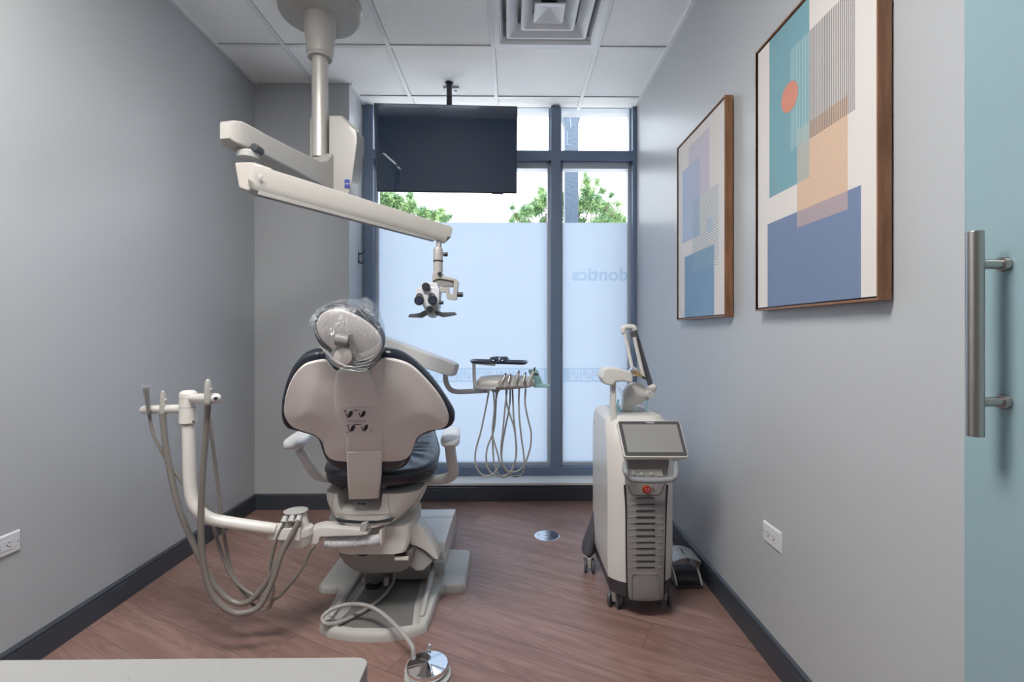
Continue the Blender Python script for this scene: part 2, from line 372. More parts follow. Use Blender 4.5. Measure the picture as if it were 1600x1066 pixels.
def boolean(ob, cutter, op='DIFFERENCE'):
    ob.modifiers.clear(); md = ob.modifiers.new('b', 'BOOLEAN'); md.operation = op; md.object = cutter; md.solver = 'EXACT'
    bpy.context.view_layer.update()
    me = bpy.data.meshes.new_from_object(ob.evaluated_get(bpy.context.evaluated_depsgraph_get()))
    ob.modifiers.clear(); old = ob.data; ob.data = me; bpy.data.meshes.remove(old)
    bpy.data.objects.remove(cutter); me.shade_smooth(); me.set_sharp_from_angle(angle=math.radians(30))
    wn = ob.modifiers.new('normals', 'WEIGHTED_NORMAL'); wn.keep_sharp = True
X_, Y_, Z_ = Vector((1, 0, 0)), Vector((0, 1, 0)), Vector((0, 0, 1))

# ================================================================= ROOM
CEIL = 2.858; XL = -1.712; XR = 0.935; XJ = -1.08; YB = 3.30; YW = 3.60; YK = -2.6
MB().bb(XL-.1, XR+.1, YK-.1, 3.9, -.1, 0).build('floor', M_floor, smooth=False, loc=(0.05, 0.03, 0), kind='structure')
MB().bb(XL-.12, XL, YK-.1, YB+.1, 0, CEIL+.1).build('wall_left', M_wall, smooth=False, kind='structure')
MB().bb(XR, XR+.12, YK-.1, 3.9, 0, CEIL+.1).build('wall_right', M_wall, smooth=False, kind='structure')
MB().bb(XL-.12, XJ, YB, 3.9, 0, CEIL+.1).build('wall_far_left', M_wall, smooth=False, kind='structure')
MB().bb(XJ, XR, 3.45, 3.80, 0, .112).build('wall_far', M_wall, smooth=False, kind='structure')
MB().bb(XL, XR, YK-.12, YK, 0, CEIL+.1).build('wall_behind', M_wall, smooth=False, kind='structure')
# sill
MB().bb(XJ, XR, 3.43, 3.62, .112, .130, .004).build('trim_1', M_sill, kind='structure')
# ceiling
dx0, dx1, dy0, dy1 = .205-.255, .205+.255, 2.562-.255, 2.562+.255
cl = MB().bb(XL-.1, dx0, YK-.1, 3.70, CEIL, CEIL+.12).bb(dx1, XR+.1, YK-.1, 3.70, CEIL, CEIL+.12).bb(dx0, dx1, YK-.1, dy0, CEIL, CEIL+.12).bb(dx0, dx1, dy1, 3.70, CEIL, CEIL+.12).build('ceiling', M_tile, smooth=False, kind='structure')
g = MB()
gx = [-1.32, -.71, -.10, .51]; gy = [3.477-.61*k for k in range(0, 10)]
for x in gx: g.bb(x-.012, x+.012, YK, 3.66, CEIL-.007, CEIL+.002)
for y in gy: g.bb(XL, XR, y-.012, y+.012, CEIL-.006, CEIL+.002)
g.bb(XL, XL+.02, YK, YB, CEIL-.009, CEIL+.002); g.bb(XR-.02, XR, YK, 3.66, CEIL-.009, CEIL+.002)
g.bb(XJ, XJ+.02, YB, 3.66, CEIL-.009, CEIL+.002)
g.build('ceiling_grid', M_tile_grid, cl, smooth=False)
g = MB()
for y in gy: g.bb(XL+.02, XR-.02, y-.0165, y-.012, CEIL-.0008, CEIL+.001)
for x in gx: g.bb(x+.012, x+.0155, YK, 3.6, CEIL-.0008, CEIL+.001)
g.build('tile_shadow_gap', M_mid, cl, smooth=False)
# window head filler
MB().bb(XJ, XR, 3.70, 3.80, CEIL, CEIL+.1).build('wall_far_head', M_wall, smooth=False, kind='structure')

def baseboard(name, a, b, nrm):
    """profile swept from a to b at floor; nrm points into the room"""
    a = Vector(a); b = Vector(b); n = Vector(nrm)
    prof = [(0, 0), (.0155, 0), (.0155, .078), (.0115, .084), (.0115, .088), (.014, .092), (.013, .098), (.008, .102), (0, .104)]
    MB().loft([[p+n*u+Z_*v for u, v in prof] for p in (a, b)]).build(name, M_base, ang=50, kind='structure')
baseboard('baseboard_left', (XL, YK, 0), (XL, YB, 0), X_)
baseboard('baseboard_right', (XR, YK, 0), (XR, 3.45, 0), -X_)
baseboard('baseboard_far_left', (XL, YB, 0), (XJ+.015, YB, 0), -Y_)
baseboard('baseboard_far_return', (XJ, YB, 0), (XJ, 3.45, 0), X_)
baseboard('baseboard_far', (XJ, 3.45, 0), (XR, 3.45, 0), -Y_)

# window
w = struct_root('window_1', (0, 3.65, .13))
fr = MB(); y0, y1 = 3.60, 3.72
fr.bb(XJ, XJ+.075, y0, y1, .13, CEIL-.005)
fr.bb(XR-.030, XR, y0, y1, .13, CEIL-.005)
fr.bb(.302, .372, y0, y1, .13, CEIL-.005)
for xa_, xb_ in ((XJ+.075, .302), (.372, XR-.03)):
    fr.bb(xa_, xb_, y0, y1, .13, .190); fr.bb(xa_, xb_, y0+.001, y1, 2.455, 2.525)
fr.build('window_frame', M_frame, w, ang=20)
inn = MB()      # pale glazing stops behind the dark front frame
for x0, x1 in ((XJ+.075, .302), (.372, XR-.03)):
    for z0, z1 in ((.190, 2.455), (2.525, CEIL-.001)):
        t = .022 if z0 < 1 else .012; tt = .05 if z0 < 1 else .003
        inn.bb(x0, x0+t, 3.66, 3.715, z0, z1); inn.bb(x1-t, x1, 3.66, 3.715, z0, z1)
        inn.bb(x0+t, x1-t, 3.66, 3.715, z0, z0+.022); inn.bb(x0+t, x1-t, 3.64, 3.715, z1-tt, z1)
inn.build('glazing_stop', M_framel, w, smooth=False)
FT = 2.012
for x0, x1 in ((XJ+.09, .29), (.385, XR-.035)):
    for z0, z1 in ((.205, 2.44), (2.53, CEIL-.002)):
        MB().bb(x0, x1, 3.690, 3.696, z0, z1).build('window_pane', M_glass, w, smooth=False)
    MB().bb(x0+.006, x1-.004, 3.684, 3.686, .212, FT).build('privacy_film', M_film, w, smooth=False, label='frosted privacy film on the lower glass')
# decorative band: squares with diagonals
bd = MB(); za, zb = at(800, 597, 3.69).z, at(800, 575, 3.69).z
for x0, x1 in ((XJ+.1, .275), (.40, XR-.05)):
    yy0, yy1 = 3.6800, 3.6826
    pitch, sq_, ol = .0902, .076, .007; e0, e1 = za+(zb-za-sq_)/2, zb-(zb-za-sq_)/2
    bd.bb(x0, x1, yy0, yy1, za, e0); bd.bb(x0, x1, yy0, yy1, e1, zb)
    xx = math.ceil((x0+.01)/pitch)*pitch; last = x0
    while xx+sq_ < x1:
        bd.bb(last, xx, yy0, yy1, e0, e1); last = xx+sq_
        u0, w_ = xx+ol, sq_-2*ol
        for poly in (((0, .15), (.70, 1), (0, 1)), ((0, 0), (.16, 0), (1, 1), (.84, 1)), ((.34, 0), (1, 0), (1, .8))):
            bd.prism([Vector((u0+a*w_, yy0, e0+ol+c*w_)) for a, c in poly], (0, yy1-yy0, 0))
        xx += pitch
    bd.bb(last, x1, yy0, yy1, e0, e1)
bd.build('film_pattern_band', M_film2, w, smooth=False, label='darker frosted band of squares with diagonal strokes')
tp = at(945, 430, 3.69)
lt = text_mb('odontics', .135, Vector((0, 3.6795, tp.z)), X_, Z_, Y_, depth=.0006, bold=.0036, mirror=True)
lx0 = min(v.co.x for v in lt.bm.verts); lx1 = max(v.co.x for v in lt.bm.verts); ls = .508/(lx1-lx0)
for v in lt.bm.verts: v.co.x = at(893.5, 430, 3.68).x+(v.co.x-lx0)*ls
lt.build('window_lettering', M_film2, w, smooth=False, label='mirrored lettering read from outside')

# ================================================================= OUTSIDE
MB().bb(-14, 14, 3.95, 30, -.25, -.15).build('pavement', M_ground, smooth=False, kind='structure')
pc = at(892, 300, 4.9)
po = thing('street_post', (pc.x, 4.9, -.15), 'blue-grey steel post outside the right-hand window pane', 'post')
hw = 10.2*pxm(4.9)
MB().bb(pc.x-hw, pc.x+hw, 4.9-hw, 4.9+hw, -.15, 3.52, .004).build('shaft', M_pole, po)
c0 = MB(); tp_ = [(hw, 3.22), (hw*1.05, 3.26), (hw*1.9, 3.42), (hw*1.9, 3.5)]
c0.loft([[Vector((pc.x+sx_*q, 4.9-hw*.9 if sy < 0 else 4.9+hw*.9, z)) for sx_, sy in ((-1, -1), (1, -1), (1, 1), (-1, 1))] for q, z in tp_]).build('bracket', M_pole, po, ang=20)
tpm = MB()
yy = 4.9-hw*1.0
def strip(a, b, wd, yv=yy): 
    A = at(*a, yv); B = at(*b, yv); tpm.tube([A, B], wd, 6, smooth=False)
strip((886, 205), (886, 226), .004); strip((884, 172), (891, 186), .005); strip((900, 170), (892, 180), .004); strip((891, 186), (892, 200), .005)
strip((885, 226), (895, 228), .003)
tpm.build('tape_strip', M_tape, po)

def tree(cx, cy, r_px_fn, base, label):
    t = thing('leafy_tree', (base[0], base[1], -.15), label, 'tree', 'trees outside the window')
    return t
def leaf_tree(blobs, Y, base, label, n):
    t = thing('leafy_tree', (base[0], Y, -.15), label, 'tree')
    br = MB(); bx = Vector((base[0], Y, -.15)); fork = Vector((base[0], Y, base[1]))
    br.tube([bx, (bx+fork)/2+Vector((.05, 0, 0)), fork], [.12, .09, .06], 10)
    lf = MB()
    for (px, py, r, up) in blobs:
        c = at(px, py, Y+random.uniform(-.4, .4)); rr = r*pxm(Y)
        mid = fork.lerp(c, .5)+Vector((random.uniform(-.1, .1), random.uniform(-.1, .1), -.05))
        br.tube([fork, mid, c], [.028, .014, .005], 6)
        for _ in range(int(n*r*r/100)):
            d = Vector((random.gauss(0, 1), random.gauss(0, 1), random.gauss(0, 1)))
            d = d.normalized()*rr*random.random()**.45; d.z *= up
            p = c+d; a = Vector((random.gauss(0, 1), random.gauss(0, 1), random.gauss(0, .7))).normalized(); b = a.orthogonal().normalized()
            b = Matrix.Rotation(random.random()*6.28, 3, a) @ b
            l = random.uniform(.03, .055)
            vs = [lf.bm.verts.new(q) for q in (p, p+a*l*.5+b*l*.28, p+a*l, p+a*l*.5-b*l*.28)]
            lf._f(vs)
    br.build('trunk', M_bark, t); lf.build('foliage', M_leaf, t, smooth=False)
leaf_tree([(918, 300, 12, 1), (905, 322, 15, 1), (928, 318, 16, 1), (945, 328, 15, 1), (960, 340, 14, 1), (975, 347, 12, .8), (917, 283, 7, 1.2), (914, 272, 4, 1.4), (933, 285, 5, 1.3), (941, 298, 6, 1),
           (850, 312, 13, 1), (838, 325, 14, 1), (822, 332, 12, 1), (808, 338, 8, .8), (846, 298, 6, 1), (800, 345, 5, .6), (870, 330, 16, 1), (860, 350, 20, .7), (900, 352, 20, .7), (940, 352, 20, .7), (885, 310, 13, 1), (820, 352, 14, .7), (800,325,4,1),(955,305,4,1),(966,318,5,1)],
          8.0, (.85, 1.9), 'green leafy tree beyond the window behind the steel post', 420)
leaf_tree([(600, 312, 15, 1), (618, 316, 15, 1), (590, 325, 15, 1), (640, 325, 13, 1), (660, 334, 11, 1), (678, 337, 10, .8), (692, 342, 9, .8), (612, 345, 20, .7), (650, 350, 16, .7), (640, 306, 6, 1), (575, 310, 12, 1), (690, 330, 6, .8), (703, 338, 4, 1)],
          7.0, (-1.5, 1.8), 'green leafy tree beyond the window below the television', 420)

# ================================================================= CEILING THINGS
# supply air diffuser in the tile x -.10...51, y 2.257..2.867
d = thing('air_diffuser', (.205, 2.562, CEIL), 'square white stepped air diffuser in the ceiling grid', 'air vent')
def sq(cx, cy, h, z, r=.02):
    pts = []
    for qx, qy, a0 in ((1, 1, 0), (-1, 1, 90), (-1, -1, 180), (1, -1, 270)):
        for k in range(5):
            a = math.radians(a0+k*22.5); pts.append(Vector((cx+qx*(h-r)+r*math.cos(a), cy+qy*(h-r)+r*math.sin(a), z)))
    return pts
dx, dy = .205, 2.562
MB().loft([sq(dx, dy, .296, CEIL-.010, .004), sq(dx, dy, .266, CEIL-.010, .004), sq(dx, dy, .246, CEIL+.02, .02), sq(dx, dy, .246, CEIL+.11, .02)], cap=False).build('outer_frame', M_diff, d)
MB().bb(dx-.254, dx+.254, dy-.254, dy+.254, CEIL+.112, CEIL+.119).build('back_plate', M_gray, d, smooth=False)
for ho in (.222, .143):
    b = MB(); b.loft([sq(dx, dy, ho+.004, CEIL+.004, .012), sq(dx, dy, ho, CEIL-.004, .012), sq(dx, dy, ho-.010, CEIL-.004, .012), sq(dx, dy, ho-.058, CEIL+.046, .01), sq(dx, dy, ho-.056, CEIL+.052, .01), sq(dx, dy, ho-.004, CEIL+.008, .012), sq(dx, dy, ho+.004, CEIL+.004, .012)], cap=False)
    b.build('louver_ring', M_diff, d)
b = MB(); b.loft([sq(dx, dy, .010, CEIL+.024, .004), sq(dx, dy, .068, CEIL-.004, .006), sq(dx, dy, .077, CEIL-.006, .008), sq(dx, dy, .080, CEIL+.0, .008), sq(dx, dy, .03, CEIL+.034, .006)]); b.build('centre_cap', M_diff, d)
MB().cyl((dx, dy, CEIL+.03), (dx, dy, CEIL+.11), .045).build('damper', M_dark, d)

# troffers behind the view
for (tx, lab) in ((-1.015, 'square ceiling light nearest the left wall, over the room before the worktop'), (-.405, 'square ceiling light nearer the middle of the room, before the worktop')):
    ty = .732; t = thing('ceiling_light', (tx, ty, CEIL), lab, 'ceiling light', 'square ceiling lights')
    b = MB(); b.bb(tx-.293, tx+.293, ty-.293, ty-.265, CEIL-.016, CEIL-.001); b.bb(tx-.293, tx+.293, ty+.265, ty+.293, CEIL-.016, CEIL-.001)
    b.bb(tx-.293, tx-.265, ty-.265, ty+.265, CEIL-.016, CEIL-.001); b.bb(tx+.265, tx+.293, ty-.265, ty+.265, CEIL-.016, CEIL-.001)
    b.build('light_frame', M_tile_grid, t, smooth=False)
    MB().bb(tx-.264, tx+.264, ty-.264, ty+.264, CEIL-.014, CEIL-.002).build('light_lens', M_lamp, t, smooth=False)

# ================================================================= TELEVISION
tv = thing('television', (at(702, 130, 3.285).x, 3.285, CEIL), 'black flat television hung from a ceiling pole in front of the window', 'television')
tl, tr_, bl, br_ = at(583, 161, 3.06), at(808.5, 165.5, 3.10), at(589.5, 299, 3.155), at(807.5, 303, 3.195)
ctr = (tl+tr_+bl+br_)/4; U = ((tr_-tl)+(br_-bl)).normalized(); V = ((tl-bl)+(tr_-br_)); V = (V-U*V.dot(U)).normalized(); NN = U.cross(V)   # towards viewer (-y)
if NN.y > 0: NN = -NN
wd = ((tr_-tl).length+(br_-bl).length)/2; ht = ((tl-bl).length+(tr_-br_).length)/2
R = Matrix((U, NN, V)).transposed()
MB().box(ctr-NN*.012, (wd, .022, ht), .004, R).box(ctr-NN*.035, (wd*.6, .03, ht*.6), .01, R).build('cabinet', M_tvb, tv)
MB().box(ctr+NN*.0005, (wd-.012, .004, ht-.014), 0, R).build('screen', M_tv, tv, smooth=False)
MB().box(ctr+NN*.0005+U*(wd*.36)-V*(ht/2+.004), (.075, .012, .006), .002, R).build('sensor_bar', M_dark, tv)
pt = Vector((at(702, 130, 3.285).x, 3.285, CEIL))
MB().cyl(pt-Z_*.40, pt, .0185).lathe([(.026, -.012), (.028, -.006), (.028, 0)], pt).build('ceiling_pole', M_dark, tv)
MB().box(pt-Z_*.42, (.2, .03, .2), .005).tube([pt-Z_*.40, (ctr-NN*.06)], .02, 8, smooth=False).build('mount_bracket', M_dark, tv)
# ceiling data plate beside the pole
cp = Vector((at(706, 140, 3.36).x, 3.37, CEIL))
t = thing('ceiling_outlet', cp, 'small white outlet plate on the ceiling beside the television pole', 'outlet')
MB().bb(cp.x-.055, cp.x+.055, 3.335, 3.405, CEIL-.012, CEIL-.001, .003).build('cover_plate', M_outw, t)
for q in (-.02, .025): MB().bb(cp.x+q-.01, cp.x+q+.01, 3.36, 3.38, CEIL-.0135, CEIL-.011).build('socket', M_dark, t)

# ================================================================= WALL OUTLETS
def outlet(name, yc, zc, xw, sgn, label):
    t = thing(name, (xw, yc, zc), label, 'outlet', None)
    th = .007
    pr = [(0, .0585), (th*.55, .0575), (th, .054)]
    b = MB(); secs = []
    for u, h in pr:
        q = h-.0585
        secs.append([Vector((xw+sgn*u, yc+a*(.0585+q), zc+c*(.036+q))) for a, c in ((-1, -1), (1, -1), (1, 1), (-1, 1))])
    b.loft(secs).build('cover_plate', M_outw, t, ang=20)
    MB().bb(xw+sgn*th, xw+sgn*(th+.0016), yc-.033, yc+.033, zc-.0165, zc+.0165, .0006).build('receptacle', M_outw, t)
    xx = xw+sgn*(th+.002)
    for s_ in (-1, 1):
        b = MB()
        y = yc+s_*.017
        b.bb(xx-.0006, xx+.0006, y-.0035, y+.0035, zc+.0058, zc+.0078); b.bb(xx-.0006, xx+.0006, y-.0045, y+.0045, zc-.0078, zc-.0058)
        b.cyl((xx-.0006, y-.0085, zc), (xx+.0006, y-.0085, zc), .0023, seg=10)
        b.build('socket_slots', M_dark, t)
        MB().cyl((xw+sgn*(th-.0004), yc+s_*.048, zc), (xw+sgn*(th+.0008), yc+s_*.048, zc), .0026, seg=10).build('screw', M_mid, t)
p = atp(1207.5, 838, Vector((XR, 0, 0)), X_)
outlet('wall_outlet', p.y, p.z, XR, -1, 'white double power outlet low on the right wall below the large picture')
p = atp(30, 843, Vector((XL, 0, 0)), X_)
outlet('wall_outlet', p.y-.0585, p.z, XL, 1, 'white power outlet low on the left wall above the baseboard')

# coat hook on the window reveal
hk = at(560, 403, 3.5); hk.x = XJ
t = thing('wall_hook', hk, 'small dark double hook on the window reveal left of the glass', 'hook')
MB().box(hk+X_*.002, (.004, .02, .085), .0015).build('back_plate', M_dark, t)
MB().tube([hk+Vector((.004, 0, .028)), hk+Vector((.025, 0, .030)), hk+Vector((.042, 0, .045))], .0045, 8, rnd=True).build('prong', M_dark, t)
MB().tube([hk+Vector((.004, 0, -.022)), hk+Vector((.02, 0, -.038)), hk+Vector((.034, 0, -.030)), hk+Vector((.034, 0, -.015))], .0045, 8, rnd=True).build('prong', M_dark, t)

# floor box
fb = atz(854.5, 837, .002)
t = thing('floor_box', (fb.x, fb.y, 0), 'round polished metal floor box cover set in the wood floor', 'floor outlet')
MB().lathe([(.074, 0), (.074, .002), (.070, .0035), (0, .0035)], (fb.x, fb.y, 0), seg=40).build('cover', M_chrome, t)
a = [Vector((fb.x+.069*math.cos(q), fb.y+.069*math.sin(q), .0036)) for q in [math.radians(-55+11*k) for k in range(11)]]
a += [Vector((fb.x+.022+.012*abs(math.sin((k-3)/3*1.2)), fb.y+.05*(3-k)/3, .0036)) for k in range(0, 7)]
MB().prism(a, (0, 0, .0008)).build('flap', M_tray, t, smooth=False)
for q, v in ((-.05, .01), (0, .045), (-.005, 0), (-.012, -.048)): MB().cyl((fb.x+q, fb.y+v, .003), (fb.x+q, fb.y+v, .0042), .0045, seg=12).build('screw', M_dark, t)

# ================================================================= PICTURES on the right wall
def picture(name, y0, y1, z0, z1, label, rects, grad=None):
    xf = XR-.040; t = thing(name, (XR, (y0+y1)/2, z0), label, 'picture')
    fw = .006; b = MB()
    b.bb(xf, XR-.006, y0, y0+fw, z0, z1, .0008); b.bb(xf, XR-.006, y1-fw, y1, z0, z1, .0008)
    b.bb(xf, XR-.006, y0+fw, y1-fw, z0, z0+fw, .0008); b.bb(xf, XR-.006, y0+fw, y1-fw, z1-fw, z1, .0008)
    b.build('frame', M_walnut, t)
    MB().bb(xf+.012, XR-.004, y0+fw, y1-fw, z0+fw, z1-fw).build('backing', M_dark, t, smooth=False)
    # canvas cut along every colour edge, u runs from the far end to the near end
    a0, a1, c0_, c1_ = y1-.011, y0+.011, z0+.011, z1-.011
    us = sorted({0, 1, *[r[0] for r in rects], *[r[1] for r in rects]}); zs = sorted({c0_, c1_, *[min(max(r[2], c0_), c1_) for r in rects], *[min(max(r[3], c0_), c1_) for r in rects]})
    mats = [MAT['art_paper']]; idx = {}
    b = MB()
    for i in range(len(us)-1):
        for j in range(len(zs)-1):
            um, zm = (us[i]+us[i+1])/2, (zs[j]+zs[j+1])/2; col = None
            for r in rects:
                if r[0] < um < r[1] and r[2] < zm < r[3]:
                    col = r[4] if col is None or r[5] >= 1 else tuple(x*(1-r[5])+y*r[5] for x, y in zip(col, r[4])) 
            if col is not None:
                key = tuple(round(x, 3) for x in col)
                if key not in idx: idx[key] = len(mats); mats.append(art_mat('art_print', key))
                b.m(idx[key])
            else: b.m(0)
            ya, yb = a0+(a1-a0)*us[i], a0+(a1-a0)*us[i+1]
            b._f([b.bm.verts.new(q) for q in (Vector((xf+.005, ya, zs[j])), Vector((xf+.005, yb, zs[j])), Vector((xf+.005, yb, zs[j+1])), Vector((xf+.005, ya, zs[j+1])))])
    b.m(0).bb(xf+.006, xf+.014, a1, a0, c0_, c1_)
    cv = b.build('canvas', mats, t, smooth=False)
    U = lambda u: a0+(a1-a0)*u
    return t, cv, xf, U
def art_mat(n, c):
    m = mat(n, c, .65); b = m.node_tree.nodes['Principled BSDF']
    t = N(m, 'ShaderNodeTexCoord'); no = N(m, 'ShaderNodeTexNoise'); no.inputs['Scale'].default_value = 260; no.inputs['Detail'].default_value = 2
    r = N(m, 'ShaderNodeValToRGB'); r.color_ramp.elements[0].position = .35; r.color_ramp.elements[1].position = .75
    r.color_ramp.elements[0].color = (*[x*.96 for x in c], 1); r.color_ramp.elements[1].color = (*[min(1, x*1.05+.008) for x in c], 1)
    L(m, t.outputs['Object'], no.inputs[0]); L(m, no.outputs[0], r.inputs[0]); L(m, r.outputs[0], b.inputs['Base Color'])
    return m
MAT['art_paper'] = art_mat('art_paper', (0.62, 0.585, 0.565))
M_lineD = mat('print_line_dark', (0.15, 0.15, 0.165), .6); M_lineL = mat('print_line_pale', (0.33, 0.48, 0.50), .6); M_sun = mat('print_sun', (0.55, 0.22, 0.155), .6)
M_lineB = mat('print_line_blue', (0.26, 0.36, 0.42), .6); M_spot = mat('print_spot', (0.40, 0.47, 0.54), .6)
Z1 = 2.205; Z0 = 1.262
t, cv, xf, U = picture('framed_picture', 1.180, 1.778, Z0, Z1, 'large wood-framed abstract print with a coral circle, nearest on the right wall', [
    (.136, .53, 1.65, 3, (0.155, 0.31, 0.36), 1), (.115, .906, 0, 1.562, (0.14, 0.19, 0.31), 1),
    (.42, .82, 1.512, 1.817, (0.56, 0.40, 0.29), 1),
    (.42, .53, 1.65, 1.817, (0.36, 0.37, 0.34), 1), (.42, .82, 1.512, 1.562, (0.34, 0.28, 0.30), 1)])
def lines_v(u0, u1, z0, z1, n, m_, uw, name):
    b = MB()
    for k in range(n):
        u = u0+(u1-u0)*(k+.5)/n
        b.bb(xf+.0044, xf+.0049, U(u-uw), U(u+uw), z0, z1)
    b.build(name, m_, cv, smooth=False)
lines_v(.357, .53, 1.765, 2.09, 13, M_lineL, .0028, 'printed_lines'); lines_v(.53, .87, 1.765, 2.09, 26, M_lineD, .0024, 'printed_lines')
b = MB(); b.lathe([(0, 0), (.047, 0), (.047, .0006), (0, .0006)], (xf+.0040, U(.35), 1.942), (1, 0, 0), 40); b.build('printed_circle', M_sun, cv)
t, cv, xf, U = picture('framed_picture', 2.03, 2.618, 1.25, 2.175, 'smaller looking framed abstract print in pale blue blocks, farther along the right wall', [
    (.27, .72, 1.83, 2.115, (0.50, 0.46, 0.54), 1), (.11, .52, 1.647, 2.022, (0.36, 0.43, 0.57), 1), (.27, .52, 1.83, 2.022, (0.38, 0.42, 0.55), 1),
    (.165, .81, 0, 1.572, (0.17, 0.29, 0.43), 1)])
b = MB()
for k in range(30):
    z = 1.475+(1.83-1.475)*(k+.5)/30; b.bb(xf+.0044, xf+.0049, U(.36), U(.89), z-.0019, z+.0019)
b.build('printed_lines', M_lineB, cv, smooth=False)
MB().lathe([(0, 0), (.036, 0), (.036, .0006), (0, .0006)], (xf+.0042, U(.72), 1.672), (1, 0, 0), 36).build('printed_circle', M_spot, cv)

# ================================================================= SLIDING GLASS DOOR
dr = struct_root('door_1', (.878, .5, 0))
MB().bb(.872, .884, -.25, .930, .012, 2.72, .001).build('glass_panel', M_teald, dr, smooth=False, label='frosted teal glass panel')
hp = Vector((at(1523.5, 520, .85).x, .85, 0)); z_t, z_b = at(1523, 362, .85).z, at(1523, 682, .85).z
b = MB(); b.cyl((hp.x, .85, z_b), (hp.x, .85, z_t), .0128, seg=28, bevel=.0012); h_ = b.build('handle_bar', M_steel, dr, label='brushed steel pull bar')
b = MB()
for py in (413, 628):
    z = at(1523, py, .85).z; b.cyl((hp.x, .85, z), (.872, .85, z), .0085, seg=20); b.cyl((.860, .85, z), (.872, .85, z), .0125, seg=20, bevel=.002)
b.build('handle_standoff', M_steel, h_)
MB().bb(.884, .930, -.25, .93, 2.60, 2.66).build('door_track', M_steel, dr, smooth=False)

# ================================================================= WORKTOP foreground
cy_ = .49; cxr = at(573.5, 1030, .478).x
b = MB()
pts = [Vector((-1.70, -.02, .86)), Vector((-1.70, cy_, .86))]
rc = .012
for k in range(6):
    a = math.radians(90-18*k); pts.append(Vector((cxr-rc+rc*math.cos(a), cy_-rc+rc*math.sin(a), .86)))
pts.append(Vector((cxr, -.02, .86)))
ct = MB().prism(pts, (0, 0, -.05), bevel=.0035).build('worktop', M_quartz, label='white speckled quartz worktop in the near left corner', category='worktop')
cb = thing('base_cabinet', (-.95, .2, 0), 'white base cabinet under the speckled quartz worktop', 'cabinet')
MB().bb(-1.69, cxr-.02, .0, .46, .0, .809, .002).build('carcass', M_outw, cb)
for k in range(3):
    x0 = -1.68+k*.505; dd = MB().bb(x0, x0+.49, .462, .48, .10, .80, .002).build('door', M_outw, cb)
    MB().tube([(x0+.42, .482, .62), (x0+.42, .505, .63), (x0+.42, .505, .73), (x0+.42, .482, .74)], .005, 8, smooth=False).build('handle', M_steel, dd)

exec_parts = True
# ================================================================= MICROSCOPE
ms = thing('surgical_microscope', (at(500, 30, 2.5).x, 2.5, CEIL), 'white ceiling-mounted dental operating microscope on a jointed arm', 'microscope')
mc = Vector((at(500, 30, 2.5).x, 2.5, 0)); mx_ = mc.x
MB().lathe([(.205, CEIL-.001), (.205, CEIL-.006), (.198, CEIL-.010), (.198, CEIL-.055), (.192, CEIL-.068), (.178, CEIL-.074), (.08, CEIL-.078), (.0, CEIL-.078)], (mx_, 2.5, 0), seg=64).build('ceiling_plate', M_scope, ms)
MB().lathe([(.080, CEIL-.078), (.078, CEIL-.10), (.066, 2.605), (.062, 2.590), (.058, 2.586), (.058, 2.575), (.050, 2.575)], (mx_, 2.5, 0), seg=40).build('cone_cover', M_scope, ms)
MB().cyl((mx_, 2.5, 2.07), (mx_, 2.5, 2.60), .0395, seg=36).build('column', M_silver, ms, label='satin metal column')
# housing: polygon in front view, 2.44..2.62 deep
hy = 2.50
H = [at(484.5, 183, hy), at(489, 187, hy), at(489, 244, hy), at(512, 250, hy), at(513.5, 180, hy), at(531, 180, hy), at(560, 201, hy), at(560.5, 222, hy), at(552, 278, hy), at(545, 305, hy), at(505, 300, hy), at(480, 262, hy), at(484, 240, hy)]
# rear block behind the column
b = MB()
q = [at(484, 184, 2.56), at(512, 180, 2.56), at(534, 180, 2.56), at(560, 203, 2.56), at(560, 226, 2.56), at(549, 286, 2.56), at(540, 312, 2.56), at(484, 312, 2.56)]
b.prism(q, (0, .11, 0), .006)
q = [at(513.5, 180, 2.47), at(531, 180, 2.47), at(557, 203, 2.47), at(558, 222, 2.47), at(550, 282, 2.47), at(543, 308, 2.47), at(513.5, 308, 2.47)]
b.prism(q, (0, .10, 0), .007)
hs = b.build('housing', M_scope, ms)
lc = at(542, 287.5, 2.469)
lb = MB().box(lc-Y_*.0015+X_*.002, (.026, .002, .044), .0004); lo = lb.build('maker_badge', M_blue, hs, label='blue maker badge')
text_mb('ZEISS', .0085, lc-Y_*.003+X_*.002, X_, Z_, -Y_, .0002, .0002).build('badge_lettering', M_outw, lo, smooth=False)
# fixed arm: housing -> pivot, horizontal and coming towards the camera
A0 = Vector((mx_+.03, 2.50, 1.95)); A1 = Vector((at(372, 220, 1.93).x, 1.90, 1.945))
dd_ = (A1-A0); ln = dd_.length; dv = dd_.normalized(); sd = dv.cross(Z_).normalized()
def bar(mb, A, dv, up, sd, secs, bev=None):
    """secs: (t, half width, z_bottom, z_top), rounded rectangular sections"""
    rows = []
    for t_, hw_, zb_, zt_ in secs:
        c = A+dv*t_; r = min(hw_, (zt_-zb_)/2)*.2; row = []
        for qx, qz, a0 in ((1, 1, 0), (-1, 1, 90), (-1, -1, 180), (1, -1, 270)):
            for k in range(4):
                a = math.radians(a0+30*k)
                row.append(c+sd*(qx*(hw_-r)+r*math.cos(a))+up*((zt_ if qz > 0 else zb_)-qz*r+r*math.sin(a)))
        rows.append(row)
    mb.loft(rows); return mb
b = MB(); bar(b, A0, dv, Z_, sd, [(0, .05, -.075, .13), (.02, .055, -.078, .135), (.07, .055, -.062, .085), (.12, .052, -.055, .062), (ln*.5, .048, -.046, .053), (ln-.12, .045, -.042, .05), (ln-.05, .046, -.045, .05), (ln+.0, .043, -.046, .050), (ln+.03, .034, -.042, .042), (ln+.045, .020, -.030, .03)])
b.build('horizontal_arm', M_scope, ms)
